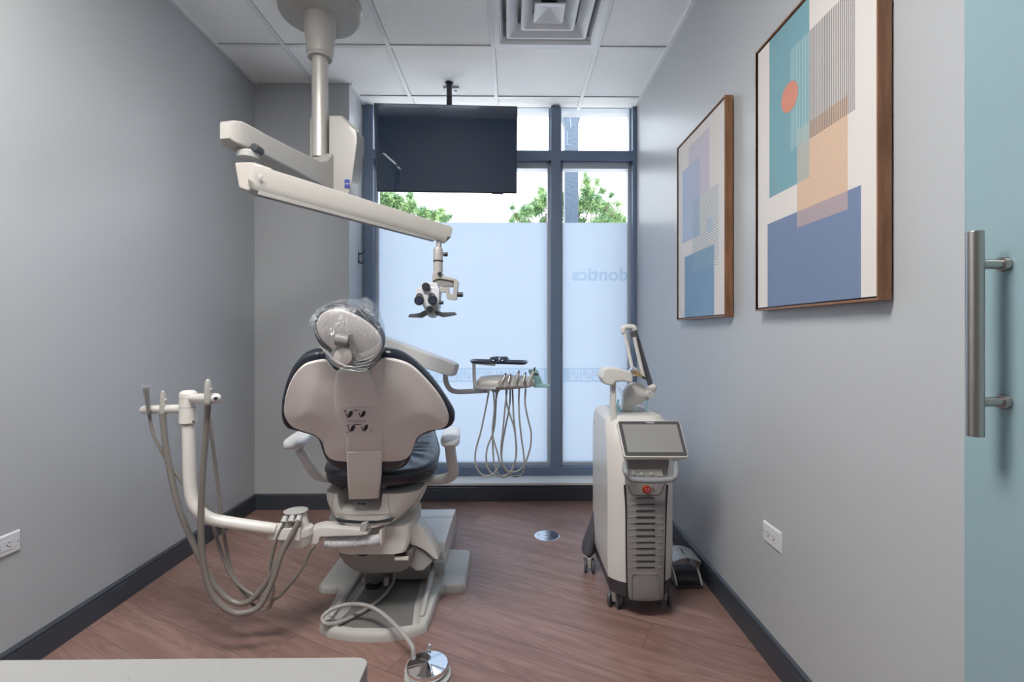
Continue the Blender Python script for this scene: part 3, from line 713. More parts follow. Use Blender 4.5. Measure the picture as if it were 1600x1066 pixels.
k_ = at(408, 237.5, 1.96); MB().cyl(k_, k_+Vector((-.0, -.055, 0)), .015, seg=16, bevel=.003).build('brake_knob', M_dark, ms)
# spring arm, going right, away and down
B0 = at(386, 268, 1.93); pv = Vector((B0.x, 1.93, 0))
MB().lathe([(.0, 1.895), (.034, 1.895), (.040, 1.888), (.038, 1.868), (.0, 1.868)], (B0.x+.0, 1.935, 0), seg=28).build('swivel_joint', M_gray, ms)
B1 = at(701, 368, 2.16); B0 = at(396, 279, 1.90)
dv = (B1-B0).normalized(); ln = (B1-B0).length; sd = dv.cross(Z_).normalized(); up = sd.cross(dv).normalized()
b = MB(); rows = []
for t_, hw_, zb_, zt_, ch_ in ((-.012, .026, -.022, .030, .010), (-.004, .031, -.036, .043, .018), (.014, .032, -.045, .047, .024), (ln*.3, .032, -.042, .044, .024), (ln*.7, .031, -.036, .038, .022), (ln-.05, .030, -.036, .036, .020), (ln-.010, .030, -.038, .035, .024), (ln+.006, .028, -.014, .029, .004)):
    c = B0+dv*t_; q_ = .003
    rows.append([c+sd*a+up*z for a, z in ((-hw_+q_, zt_), (hw_-q_, zt_), (hw_, zt_-q_), (hw_, zb_+ch_), (hw_*.5, zb_), (-hw_*.5, zb_), (-hw_, zb_+ch_), (-hw_, zt_-q_))])
b.loft(rows)
b.build('spring_arm', M_scope, ms)
b = MB(); bar(b, B0-up*.050, dv, up, sd, [(.03, .018, -.010, .012), (ln*.5, .017, -.002, .014), (ln-.06, .016, .006, .02)]); b.build('arm_under_cover', M_mid, ms)
# knuckle block
b = MB(); b.prism([at(365, 253, 1.90), at(392, 252, 1.90), at(424, 262, 1.90), at(420, 272, 1.90), at(394, 272, 1.90), at(396, 295, 1.90), at(388, 300, 1.90), at(372, 294, 1.90)], (0, .085, 0), .010, 3)
b.build('knuckle', M_beltgray, ms)
sc1 = at(407, 275.5, 1.865); MB().cyl(sc1, sc1-Y_*.004, .008, seg=16, bevel=.001).build('pivot_screw', M_gray, ms)
# drop and optics head at Y 2.15
Y0 = 2.15; mm_ = pxm(Y0)
def P(px, py, dy=0): return at(px, py, Y0+dy)
MB().cyl(P(686, 378), P(685.5, 389), .012).lathe([(.016, 0), (.021, -.008), (.021, -.056), (.0, -.056)], P(684.5, 387), (0, 0, 1), 28).build('drop_collar', M_silver, ms)
MB().cyl(P(684.5, 407), P(684.5, 409.5), .0215).build('joint_ring', M_dark, ms)
MB().cyl(P(684.5, 409.5), P(684.5, 427), .0205).build('drop_shaft', M_silver, ms)
MB().cyl(P(691, 397.5), P(694, 397.5), .004).cyl(P(693, 397.5), P(699.5, 397.5), .0095, bevel=.002).build('clamp_knob', M_dark, ms)
b = MB(); b.prism([P(677, 424, -.02), P(692, 427, -.02), P(693, 431, -.02), P(713, 436, -.02), P(716, 440, -.02), P(713.5, 467, -.02), P(711, 469, -.02), P(700, 468, -.02), P(699, 460, -.02), P(707.5, 459, -.02), P(709, 439.5, -.02), P(688, 435.5, -.02), P(682, 436, -.02), P(675, 440, -.02), P(675, 435, -.02)], (0, .04, 0), .002)
b.prism([P(687, 449, -.02), P(701, 449, -.02), P(702, 467, -.02), P(698, 467, -.02), P(697, 457, -.02), P(687, 456.5, -.02)], (0, .035, 0), .002); b.build('balance_bracket', M_scope, ms)
MB().prism([P(676, 436, -.012), P(690, 435, -.012), P(709, 440, -.012), P(708, 448.5, -.012), P(690, 448, -.012), P(676, 441, -.012)], (0, .03, 0), .002).build('bracket_inner', M_mid, ms)
MB().cyl(P(687, 428, -.03), P(687, 428, .0), .009, bevel=.002).build('tilt_cap', M_dark, ms)
MB().cyl(P(714, 460.5), P(723.5, 460.5), .0105, bevel=.0025).build('tilt_knob', M_dark, ms)
b = MB(); b.prism([P(658, 441.5, -.02), P(682.5, 441.5, -.02), P(684.5, 447, -.02), P(684, 452, -.02), P(657, 452, -.02)], (0, .06, 0), .003)
b.prism([P(652, 450, -.03), P(658, 448, -.03), P(684, 448, -.03), P(687, 452, -.03), P(686, 470, -.03), P(684.5, 485, -.03), P(680, 494, -.03), P(674.5, 497, -.03), P(669, 495, -.03), P(665, 487, -.03), P(660, 476, -.03), P(650, 462, -.03), P(649, 455, -.03)], (0, .075, 0), .005, 3)
hd = b.build('optics_head', M_outw, ms)
MB().cyl(P(665.5, 448, -.048), P(665.5, 448, -.02), .018, seg=28, bevel=.004).build('tilt_dial', M_dark, hd)
text_mb('ZEISS', .0075, P(665.5, 459.5, -.0315), X_, Z_, -Y_, .0002).build('head_lettering', M_mid, hd, smooth=False)
for px, py in ((654.8, 469), (676, 468.5)):
    e = MB().cyl(P(px+(1.5 if px < 660 else -1.5), py-8, -.01), P(px, py, -.055), .015, .018).cyl(P(px, py, -.055), P(px, py+1, -.085), .0205, seg=28, bevel=.003).build('eyepiece', M_dark, hd)
    MB().cyl(P(px, py+1.2, -.0846), P(px, py+1.2, -.0862), .0125, seg=24).build('eye_lens', M_tv, e)
MB().cyl(P(671, 483.5, -.055), P(671, 483.5, -.02), .0145, seg=24, bevel=.003).build('objective_dial', M_dark, hd)
MB().cyl(P(684, 473, -.01), P(693, 473, -.01), .008, bevel=.002).build('focus_knob', M_dark, hd)
MB().prism([P(637, 496, -.03), P(639.5, 490.8, -.03), P(654, 489.5, -.03), P(664.5, 484.5, -.03), P(667, 487, -.03), P(666.5, 492, -.03), P(658.7, 496.6, -.03)], (0, .03, 0), .0025).build('handgrip', M_dkg, hd)
MB().prism([P(679, 485, -.03), P(692, 488, -.03), P(710.5, 487.6, -.03), P(713.5, 492, -.03), P(692, 496, -.03), P(681, 492, -.03), P(678, 488, -.03)], (0, .03, 0), .0025).build('handgrip', M_dkg, hd)

# ================================================================= DENTAL CHAIR
ch = thing('dental_chair', (-.54, 2.3, 0), 'white dental treatment chair with navy upholstery, seen from behind beside the left wall', 'dental chair')
th5 = math.radians(5); FW = Vector((-math.sin(th5), math.cos(th5), 0)); RT = Vector((math.cos(th5), math.sin(th5), 0))
# --- back plane
PA, PB = at(575, 545, 1.68), at(568, 735, 1.86)
VB = (PA-PB).normalized(); VB = (VB-RT*VB.dot(RT)).normalized(); NB = RT.cross(VB).normalized()
if NB.y > 0: NB = -NB          # towards the camera
OB = (PA+PB)/2
def back_map(off):
    o = OB+NB*off
    def uv(px, py):
        p = atp(px, py, o, NB)-o; return (p.dot(RT), p.dot(VB))
    def mp(u, v, h): return o+RT*u+VB*v+NB*h
    return uv, mp
uv, mp = back_map(0)
shell_px = [(507, 563), (490, 565), (474, 571), (459, 587), (449, 609), (443.5, 636), (446, 653), (456, 666), (474, 673.5), (491, 679), (502.6, 690), (508, 708), (518, 718), (538, 721.5), (569, 722), (599, 721.5), (626, 720), (639.5, 713), (646, 700), (653, 683), (673, 672), (693.5, 668), (701, 657.6), (698.6, 642), (687, 619), (666.5, 594), (643, 572), (619, 562.5), (597, 561), (584, 572), (573, 581), (549, 582.5), (526, 581), (515, 571)]
cush_px = [(506, 546), (483, 548.5), (468, 560), (456, 577), (446, 605), (442, 630), (443, 652), (449, 661), (466, 666), (490, 674), (500, 685), (512, 715), (535, 730), (570, 733), (610, 731), (637, 722), (650, 690), (664, 674), (690, 664), (707, 660), (710.5, 644), (697, 620), (673, 587), (646, 561), (619, 546.5), (598, 544.5), (585, 556), (572, 566), (549, 568), (526, 566), (515, 556)]
def outl(px_list, uvf, sub=5): return [tuple(p)[:2] for p in catmull([(*uvf(a, b), 0) for a, b in px_list], closed=True, sub=sub)]
o2 = outl(shell_px, uv); c2 = uv(571, 684)
fr_r = [('i', .012, -.012), ('i', 0, -.008), ('i', 0, -.003), ('i', .0012, .001), ('i', .004, .0035)]+[('s', q_, 0) for q_ in (.94, .9, .86, .82, .77, .72, .66, .6, .54, .48, .4, .3, .2, .1)]
def dome0(u, v, kind, a, h): 
    if kind == 'i': return 0
    d = min((u-p[0])**2+(v-p[1])**2 for p in o2[::2])**.5; t_ = min(d/.11, 1); return .004+.015*(t_*t_*(3-2*t_))
b = MB(); b.pillow(o2, c2, fr_r, mp, dome0); sh = b.build('back_shell', M_shell, ch, label='pale rear shell of the backrest')
uvc, mpc = back_map(-.045)
o3 = outl(cush_px, uvc); c3 = uvc(571, 684)
rr = [('i', .05, -.035), ('i', .02, -.032), ('i', .006, -.022), ('i', 0, -.008), ('i', 0, .008), ('i', .004, .022), ('i', .014, .030), ('i', .03, .032)]
def dome(outline, base, amp, w_):
    ol = outline[::2]
    def f(u, v, kind, a, h):
        if kind == 'i': return 0
        d = min((u-p[0])**2+(v-p[1])**2 for p in ol)**.5; t_ = min(d/w_, 1); t_ = t_*t_*(3-2*t_)
        return base+amp*t_-h
    return f
def wrink(u, v, kind, a, h): return .0025*noise.noise(Vector((u*30, v*30, h*40))) if kind == 'i' else 0
b = MB(); b.pillow(o3, c3, rr, mpc, wrink); b.build('back_cushion', M_leather, ch, label='navy upholstered back cushion')
# spine panel
sp_px = [(529, 581), (523.5, 595), (521, 609), (522.5, 640), (528, 660), (535, 678), (540, 693), (542, 708), (569, 710), (596, 708.5), (599.5, 690), (601.5, 670), (601.5, 650), (598, 632), (591.5, 613), (583.5, 596), (575, 581), (552, 580)]
uvs, mps = back_map(.016)
o4 = outl(sp_px, uvs, 4); c4 = uvs(563, 648)
b = MB(); b.pillow(o4, c4, [('i', -.004, -.012), ('i', 0, -.001), ('i', .003, .003), ('i', .009, .0065), ('s', .75, .0095), ('s', .5, .0115), ('s', .2, .0125)], mps); b.build('spine_cover', M_shell, ch)
# sticker
uvl, mpl = back_map(.0298)
def L3(px, py, h=0): u, v = uvl(px, py); return mpl(u, v, h)
st = MB().prism([L3(533, 638), L3(578.5, 637), L3(584, 675.5), L3(538.5, 676.5)], NB*.0004).build('instruction_label', M_paper, sh, smooth=False, label='printed instruction sticker with four small drawings')
b = MB()
for (sx0, sy0) in ((520, 630),):
    q = lambda x, y: (520+x/19.39, 630+y/19.39)
    for ox, oy in ((0, 0), (395, -8), (75, 425), (470, 410)):
        el = [q(ox+530+75*math.cos(a)*.75-0.45*105*math.sin(a), oy+335+105*math.sin(a)*.95+75*.35*math.cos(a)*.6) for a in [k*PI/8 for k in range(16)]]
        b.prism([L3(x, y, .0005) for x, y in el], NB*.0004)
        b.prism([L3(*q(ox+385, oy+300), .0005), L3(*q(ox+405, oy+290), .0005), L3(*q(ox+465, oy+440), .0005), L3(*q(ox+435, oy+450), .0005)], NB*.0004)
        b.prism([L3(*q(ox+405, oy+208), .0005), L3(*q(ox+425, oy+208), .0005), L3(*q(ox+425, oy+235), .0005), L3(*q(ox+405, oy+235), .0005)], NB*.0004)
    for ox, oy in ((0, 0), (80, 435)):
        MB().prism([L3(*q(ox+345, oy+225), .0005), L3(*q(ox+385, oy+215), .0005), L3(*q(ox+400, oy+265), .0005), L3(*q(ox+355, oy+275), .0005)], NB*.0004).build('label_arrow', M_inkred, st, smooth=False)
    for row, (x0, x1, y) in enumerate(((445, 985, 512), (440, 1010, 550))):
        x = x0
        while x < x1:
            wv = random.uniform(10, 34)
            b.prism([L3(*q(x, y-6), .0005), L3(*q(min(x+wv, x1), y-6), .0005), L3(*q(min(x+wv, x1), y+6), .0005), L3(*q(x, y+6), .0005)], NB*.0003); x += wv+9
    b.prism([L3(*q(395, 870), .0005), L3(*q(520, 893), .0005), L3(*q(520, 905), .0005), L3(*q(395, 882), .0005)], NB*.0003)
    b.prism([L3(*q(1120, 870), .0005), L3(*q(1195, 800), .0005), L3(*q(1203, 808), .0005), L3(*q(1128, 880), .0005)], NB*.0003)
b.build('label_drawing', M_ink, st, smooth=False)
for body, px, py in (('Install', 554.8, 641), ('Remove', 558.3, 663)):
    text_mb(body, .0075, L3(px, py, .0008), RT, VB, NB, .0002, .0002).build('label_lettering', M_ink, st, smooth=False)
# back bracket, bends into the carriage
b = MB(); rows = []
for pxl, pxr, py, off, th in ((541.5, 597.5, 706, .020, .014), (542, 596.5, 725, .020, .016), (543, 595.5, 750, .018, .018), (544.5, 593, 768, .012, .02), (545, 592, 779, -.006, .02)):
    uq, mq = back_map(off); l = uq(pxl, py); r = uq(pxr, py)
    ptsr = []
    for (u, h) in ((l[0], 0), (l[0]+.003, .004), (l[0]+.008, .006), (r[0]-.008, .006), (r[0]-.003, .004), (r[0], 0), (r[0], -th), (l[0], -th)): ptsr.append(mq(u, l[1], h))
    rows.append(ptsr)
b.loft([[p for p in r] for r in rows]); b.build('back_bracket', M_white, ch)

# --- headrest
Nh = Vector((0.10, -1, -.28)).normalized(); Uh0 = Vector((1, 0, 0)); Uh0 = (Uh0-Nh*Uh0.dot(Nh)).normalized(); Vh0 = Nh.cross(Uh0).normalized()
if Vh0.z < 0: Vh0 = -Vh0
def hmap(off, cpx, cpy, Y=1.60):
    o = at(cpx, cpy, Y)+Nh*off
    def uv_(px, py): p = atp(px, py, o, Nh)-o; return (p.dot(Uh0), p.dot(Vh0))
    return uv_, (lambda u, v, h: o+Uh0*u+Vh0*v+Nh*h)
def ell(cx, cy, a, b_, ang, n=56, pw=1.0):
    out = []
    for k in range(n):
        q = 2*PI*k/n; x = a*math.copysign(abs(math.cos(q))**pw, math.cos(q)); y = b_*math.copysign(abs(math.sin(q))**pw, math.sin(q))
        out.append((cx+x*math.cos(ang)-y*math.sin(ang), cy+x*math.sin(ang)+y*math.cos(ang)))
    return out
hr = math.radians(29)
uvh, mph = hmap(0, 546, 524)
oh = [uvh(x, y) for x, y in ell(545.5, 524, 54.5, 32.5, hr, pw=.9)]
MB().pillow(oh, uvh(546, 524), [('i', .01, -.010), ('i', 0, -.006), ('i', 0, -.001), ('i', .002, .002), ('i', .006, .004), ('s', .8, .007), ('s', .5, .010), ('s', .2, .011)], mph).build('headrest_shell', M_shell, ch)
uvh2, mph2 = hmap(-.035, 546, 524)
oh2 = [uvh2(x, y) for x, y in ell(546.5, 521.5, 58, 42, hr, pw=.92)]
MB().pillow(oh2, uvh2(546, 522), [('s', .3, -.052), ('s', .6, -.050), ('i', .03, -.045), ('i', .012, -.036), ('i', .002, -.018), ('i', 0, 0), ('i', .004, .016), ('i', .015, .026), ('s', .5, .027)], mph2).build('headrest_cushion', M_leather, ch, label='navy headrest cushion')
uk, mk = hmap(.02, 537, 550)
kc = uk(537, 556); o_k = mk(*kc, 0)
MB().lathe([(.0, -.03), (.040, -.03), (.0425, .002), (.040, .008), (.034, .009), (.0, .009)], o_k, Nh, 36, ex=1.05, ey=.88).build('headrest_knob_ring', M_ring, ch)
MB().lathe([(.0, .008), (.033, .008), (.0315, .0125), (.02, .0145), (.0, .015)], o_k, Nh, 32, ex=1.0, ey=.85).build('headrest_knob', M_shell, ch)
b = MB(); a1, a2 = uk(524, 530), uk(545, 533); 
b.cyl(mk(*a1, .0), mk(*a2, .0), .020, seg=24, bevel=.003); b.prism([mk(*uk(x, y), -.005) for x, y in ((545, 521), (550, 521), (563, 560), (558, 561), (548, 545))], Nh*.018, .002)
b.prism([mk(*uk(x, y), -.015) for x, y in ((528, 536), (544, 536), (552, 568), (556, 574), (540, 574), (530, 560))], Nh*.02, .003); b.build('headrest_link', M_ring, ch)
# clear plastic cover
cov_px = [(482, 506), (486, 494), (495, 484), (508, 477), (524, 474), (540, 472), (554, 474), (563, 470), (574, 476), (585, 488), (592, 504), (597, 522), (598, 540), (596, 556), (590, 568), (578, 577), (566, 581), (545, 578), (527, 573), (512, 565), (506, 552), (500, 535), (490, 522)]
uvp, mpp = hmap(.008, 546, 524)
op_ = outl(cov_px, uvp, 4)
def crink(u, v, kind, a, h): return .006*noise.noise(Vector((u*55, v*25, h*9)))+.004*noise.noise(Vector((u*120+v*60, v*40, h*9)))
b = MB(); b.pillow(op_, uvp(546, 526), [('s', .2, -.12), ('s', .6, -.118), ('i', .02, -.105), ('i', .003, -.08), ('i', .0, -.045), ('i', .0, -.01), ('i', .006, .012), ('s', .86, .022), ('s', .72, .028), ('s', .58, .033), ('s', .44, .037), ('s', .3, .040), ('s', .12, .041)], mpp, crink)
random.seed(5)
uw_, mw_ = hmap(.052, 546, 524)
def fold(pl_, w_):
    P_ = catmull([mw_(*uw_(x, y), random.uniform(-.004, .002)) for x, y in pl_], sub=5)
    n_f = len(P_); rows_ = []
    for i_, p_ in enumerate(P_):
        d_ = (P_[min(i_+1, n_f-1)]-P_[max(i_-1, 0)]).normalized(); s__ = d_.cross(Nh).normalized(); q_ = w_*math.sin(PI*(i_+.3)/(n_f-.4))
        rows_.append([p_+s__*q_, p_+Nh*q_*.8, p_-s__*q_, p_-Nh*q_*.3])
    b.loft(rows_)
b.m(1)
for k_f in range(16):
    t_ = k_f/15; x0, y0_ = 497+t_*22, 540+t_*26+random.uniform(-3, 3)
    fold([(x0, y0_), (x0+10, y0_+random.uniform(4, 9)), (520+t_*30, 566+t_*8+random.uniform(-2, 2))], random.uniform(.0004, .0011))
for k_f in range(14):
    t_ = k_f/13; fold([(596-t_*16, 530+t_*40), (586-t_*14, 540+t_*34+random.uniform(-3, 3)), (556-t_*6, 556+t_*20)], random.uniform(.0004, .0010))
for pl_ in ([(484, 497), (490, 505), (494, 520), (500, 530)], [(483, 506), (489, 516), (498, 524)], [(488, 492), (494, 488), (503, 484)], [(500, 518), (507, 510), (514, 502)], [(555, 472), (566, 480), (576, 492), (584, 505)], [(561, 469), (572, 478), (582, 490)], [(545, 476), (556, 482), (568, 492), (578, 504)], [(584, 500), (592, 515), (596, 532), (596, 548)], [(576, 492), (588, 508), (594, 524)], [(518, 478), (530, 476), (541, 479)], [(526, 576), (545, 578), (565, 581), (576, 576)], [(533, 573), (548, 573), (560, 577)], [(519, 570), (530, 575), (548, 580)], [(535, 498), (538, 508), (530, 516)], [(556, 510), (570, 518), (578, 528)], [(585, 480), (580, 487), (570, 478), (562, 468)]):
    fold(pl_, random.uniform(.0006, .0016))
b.m(0)
b.build('headrest_wrap', [M_bag, M_fold_hl], ch, ang=180, label='crinkled clear plastic cover')

# --- seat (local frame: u right, v forward, h up)
SO = Vector((-.535, 1.93, .605))
def smap(u, v, h):
    z = h + (.03*max(0, (v-.15))/.45 if v < .6 else .03+.0) - (.6*max(0, v-.78)**1.0)*.9
    return SO+RT*u+FW*v+Z_*z
so = [(-.02, 0), (.10, .006), (.165, .035), (.205, .09), (.228, .17), (.236, .27), (.232, .38), (.215, .52), (.195, .66), (.185, .80), (.175, .93), (.12, .99), (0, 1.0), (-.12, .99), (-.175, .93), (-.185, .80), (-.195, .66), (-.215, .52), (-.232, .38), (-.236, .27), (-.228, .17), (-.205, .09), (-.165, .035), (-.10, .006)]
so = [tuple(p)[:2] for p in catmull([(*p, 0) for p in so], closed=True, sub=5)]
def sdisp(u, v, kind, a, h):
    if kind == 's' and h > 0:
        ang_ = math.atan2(v-.4, u); return -.016*max(0, 1-(a/.75)**2) + .004*math.sin(ang_*22)*(a > .45)*(a < .9)
    return 0
b = MB(); b.pillow(so, (0, .42), [('s', .4, -.036), ('i', .03, -.036), ('i', .008, -.028), ('i', 0, -.012), ('i', .0, .006), ('i', .004, .02), ('i', .012, .028), ('i', .024, .032)]+[('s', s_, .034) for s_ in (.84, .8, .76, .72, .66, .6, .54, .48, .4, .3, .2, .08)], smap, sdisp)
b.build('seat_cushion', M_leather, ch, label='glossy navy upholstered seat')
b = MB()
pp = [smap(x*1.004, (y-.42)*1.004+.42, .012) for x, y in so if y < .8]
i0 = next(i for i, (x, y) in enumerate(so) if y >= .8); 
ring = [(x, y) for x, y in so]
k0 = [k for k in range(len(ring)) if ring[k][1] < .8]
# order from right-rear corner round the near edge
seqr = [ring[k] for k in range(len(ring)) if ring[k][1] < .8 and k < len(ring)/2]; seql = [ring[k] for k in range(len(ring)) if ring[k][1] < .8 and k >= len(ring)/2]
b.tube([smap(x*1.005, (y-.42)*1.005+.42, .013) for x, y in seqr[::-1][::2]+seql[::-1][::2][::1]], .003, 6, sub=2); b.build('seat_piping', M_dark, ch)

# --- armrests
def armpad(px0, py0, px1, py1, Ya, Yb, hw0, label=None):
    A = at(px0, py0, Ya); B = at(px1, py1, Yb); d = (B-A); ln = d.length; dv = d.normalized(); sd = dv.cross(Z_).normalized(); up = sd.cross(dv)
    b = MB(); rows = []
    for t_, w_, h_ in ((-.012, .12, .12), (-.008, .3, .3), (.004, .5, .5), (.03, .68, .68), (.09, .88, .88), (.2, 1, 1), (.5, 1.0, 1), (.8, .92, .95), (.92, .8, .85), (.97, .6, .65), (1, .3, .35)):
        c = A+d*t_
        rows.append([c+sd*hw0*w_*math.copysign(abs(math.cos(a))**.6, math.cos(a))+up*.021*h_*math.copysign(abs(math.sin(a))**.7, math.sin(a)) for a in [2*PI*k/24 for k in range(24)]])
    b.loft(rows); b.build('armrest_pad', M_outw, ch); return A, B
armpad(702.5, 694, 707, 671, 1.86, 2.25, .038)
armpad(455, 697, 480, 676, 1.86, 2.22, .040)
MB().tube([at(703, 697, 1.98), at(706, 722, 1.99), at(708, 738, 2.02), at(700, 747, 2.06), at(682, 750, 2.08), at(655, 751, 2.10)], [.022, .022, .023, .022, .021, .02], 16).build('armrest_support', M_arm, ch)
MB().tube([at(468, 703, 1.96), at(477, 716, 1.97), at(486, 732, 1.99), at(497, 743, 2.02), at(515, 747, 2.05), at(530, 748, 2.08)], [.019, .019, .020, .02, .02, .02], 16).build('armrest_support', M_arm, ch)

# --- carriage bowl under the seat
YC = 1.96
def rrect(cx, cy, z, hx, hy, r, n=5):
    out = []
    for qx, qy, a0 in ((1, 1, 0), (-1, 1, 90), (-1, -1, 180), (1, -1, 270)):
        for k in range(n):
            a = math.radians(a0+90*k/(n-1)); out.append(Vector((cx+qx*(hx-r)+r*math.cos(a), cy+qy*(hy-r)+r*math.sin(a), z)))
    return out
def zat(py, Y): return at(600, py, Y).z
rows = []
for pxl, pxr, py in ((556, 592, 823), (534, 611, 821), (524, 622, 817), (514, 634, 808), (507, 645, 797), (503, 651, 786), (501.5, 656, 776), (502, 659, 770)):
    Yf = 1.93; l = at(pxl, py, Yf+.02); r = at(pxr, py, Yf+.06); hx = (r.x-l.x)/2; cx_ = (l.x+r.x)/2
    rows.append(rrect(cx_, Yf+.17, l.z, hx, .17-.0*(823-py)/50, min(.09, hx*.6), 7))
b = MB(); b.loft(rows)
bowl = b.build('carriage_housing', M_white, ch)
# recess cut for the back bracket
cz = zat(798, 1.95)
cut = MB(); ca, cb_ = at(536, 785, 1.95), at(594, 785, 1.95)
sec = lambda z, e: [Vector((ca.x-e, 1.90, z)), Vector((cb_.x+e, 1.90, z)), Vector((cb_.x+e*.4, 2.10, z+.045)), Vector((ca.x-e*.4, 2.10, z+.045))]
cut.loft([sec(cz+.0, .0), sec(cz+.02, .012), sec(cz+.10, .02)])
cu_ = cut.build('cut', M_white, smooth=False, loc=(0, 0, 0))
boolean(bowl, cu_)
lg = at(566, 789, 1.963); 
text_mb('A-dec', .013, lg+Z_*.006-Y_*.004, X_, Vector((0, .8, .6)).normalized(), Vector((0, -.6, .8)), .0004, .0003).build('carriage_lettering', M_ink, ch, smooth=False)
# seams on the housing
b = MB()
for c in ([(521.5, 771), (519.5, 785), (521, 800), (524, 812)], [(607, 771), (606.5, 785), (609, 800), (613, 814)]):
    b.tube([at(x, y, 1.9295) for x, y in c], .0009, 5)
b.tube([at(x, y, 1.9285) for x, y in ((521.5, 802), (545, 804.5), (575, 805), (607, 802.5))], .0009, 5)
b.build('housing_seam', M_mid, ch)
# rising rear support to the right of the bowl
MB().prism([at(618, 812, 2.12), at(641, 806, 2.12), at(655, 786, 2.12), at(666, 756, 2.12), at(640, 745, 2.12), at(545, 748, 2.12), at(520, 760, 2.12), at(520, 800, 2.12)], (0, .16, 0), .012).build('seat_support', M_white, ch)
# dark strip painted as the slot's shade, and swivel ring
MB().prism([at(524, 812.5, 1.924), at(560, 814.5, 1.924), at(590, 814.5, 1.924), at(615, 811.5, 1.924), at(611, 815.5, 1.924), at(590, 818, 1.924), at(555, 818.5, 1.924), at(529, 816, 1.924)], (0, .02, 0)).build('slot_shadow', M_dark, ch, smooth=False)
ctr_s = Vector((at(575, 825, 2.09).x, 2.10, 0)); zz = zat(825, 1.95)
MB().lathe([(.0, zz+.012), (.150, zz+.012), (.158, zz+.004), (.155, zz-.006), (.14, zz-.016), (0, zz-.016)], ctr_s, seg=48).build('swivel_ring', M_gray, ch)
b = MB(); b.prism([at(563, 820, 1.90), at(573, 818, 1.90), at(574, 822, 1.90), at(570, 832, 1.90), at(562, 831, 1.90)], (0, .03, 0), .002); b.build('swivel_lever', M_gray, ch)
# lower housing (lift carriage)
b = MB(); rows = []
for pxl, pxr, py in ((540, 624, 864), (530, 634, 862), (526, 638, 855), (525, 640.5, 840), (526, 641, 828), (532, 641, 821)):
    l = at(pxl, py, 1.99); r = at(pxr, py, 1.99); rows.append(rrect((l.x+r.x)/2, 1.975+.14, l.z, (r.x-l.x)/2, .14, .018, 6))
b.loft(rows); b.build('lift_housing', M_white, ch)
b = MB(); rows = []
for pxl, pxr, py, yf in ((563, 625, 895.5, 2.06), (548, 636, 891, 2.03), (535, 643, 881, 2.01), (527, 645, 868, 2.0), (526, 645, 862, 2.0)):
    l = at(pxl, py, yf); r = at(pxr, py, yf); rows.append(rrect((l.x+r.x)/2, yf+.11, l.z, (r.x-l.x)/2, .11, .02, 6))
b.loft(rows); b.build('lower_tray', M_mid, ch, label='grey underside tray')
b = MB(); b.lathe([(0, 0), (.027, 0), (.027, .004), (0, .004)], at(567, 864, 1.998), (0, -1, 0), 24, ex=1, ey=.45, uax=(1, 0, 0)); b.build('cable_port', M_black, ch); b = MB(); b.prism([at(617, 863, 1.998), at(635, 862, 1.998), at(635, 872, 1.998), at(617, 872, 1.998)], (0, -.004, 0)); b.build('cable_port', M_black, ch)
MB().bb(at(616.5, 870, 1.985).x, at(638, 870, 1.985).x, 1.985, 1.995, zat(876, 1.985), zat(871, 1.985), .001).build('port_bracket', M_white, ch)
# swing arm cover on the right
def side_prof(lst): return [Vector((x_, y, z)) for y, z in lst for x_ in ()]
xr0 = at(688, 875, 2.33).x
arm = [(2.04, .385), (2.12, .372), (2.25, .30), (2.36, .205), (2.43, .13), (2.43, .075), (2.38, .07), (2.33, .13), (2.22, .215), (2.10, .265), (2.04, .275)]
MB().prism([at(x, y, 2.03) for x, y in ((640.5, 823), (649, 820.5), (658, 826), (671, 843), (681, 862), (685, 876), (678, 874), (664, 861), (650, 854), (640.5, 852))], (0, .10, 0), .006).build('lift_arm_cover', M_white, ch)
MB().prism([at(x, y, 2.05) for x, y in ((642, 853), (652, 856), (664, 864), (677, 877), (670, 884), (662, 892), (650, 893), (640, 885))], (0, .12, 0), .006).build('lift_arm_side', M_gray, ch)
inner = [(2.05, .37), (2.30, .28), (2.50, .15), (2.50, .07), (2.42, .08), (2.25, .19), (2.06, .26)]
MB().prism([Vector((xr0-.34, y, z)) for y, z in inner], (.24, 0, 0), .008).build('lift_arm', M_gray, ch)
# pump cover box behind
def pz(y): return .165 if y > 2.45 else .12
b = MB()
topr = [(2.36, .045), (2.37, .125), (2.42, .148), (2.72, .150), (2.735, .144), (2.75, .152), (2.90, .140), (2.94, .10), (2.94, .045)]
b.prism([Vector((-.72, y, z)) for y, z in topr], (.72+xr0+.012, 0, 0), .008); b.build('pump_cover', M_white, ch)
MB().cyl(at(586, 882, 2.24), at(586, 902, 2.28)+Vector((0, 0, 0)), .052, .042, seg=28, bevel=.012).build('lift_cylinder', M_mid, ch)
for px in (569, 604): MB().box(at(px, 907, 2.16), (.020, .03, .038), .005).build('cylinder_bracket', M_mid, ch)
b = MB().bb(at(612, 900, 2.3).x, at(672, 900, 2.3).x, 2.28, 2.34, .035, .12, .004); b.build('crossbar', M_mid, ch)
MB().bb(xr0-.03, xr0+.018, 2.31, 2.36, .035, .10, .004).build('arm_foot', M_gray, ch)

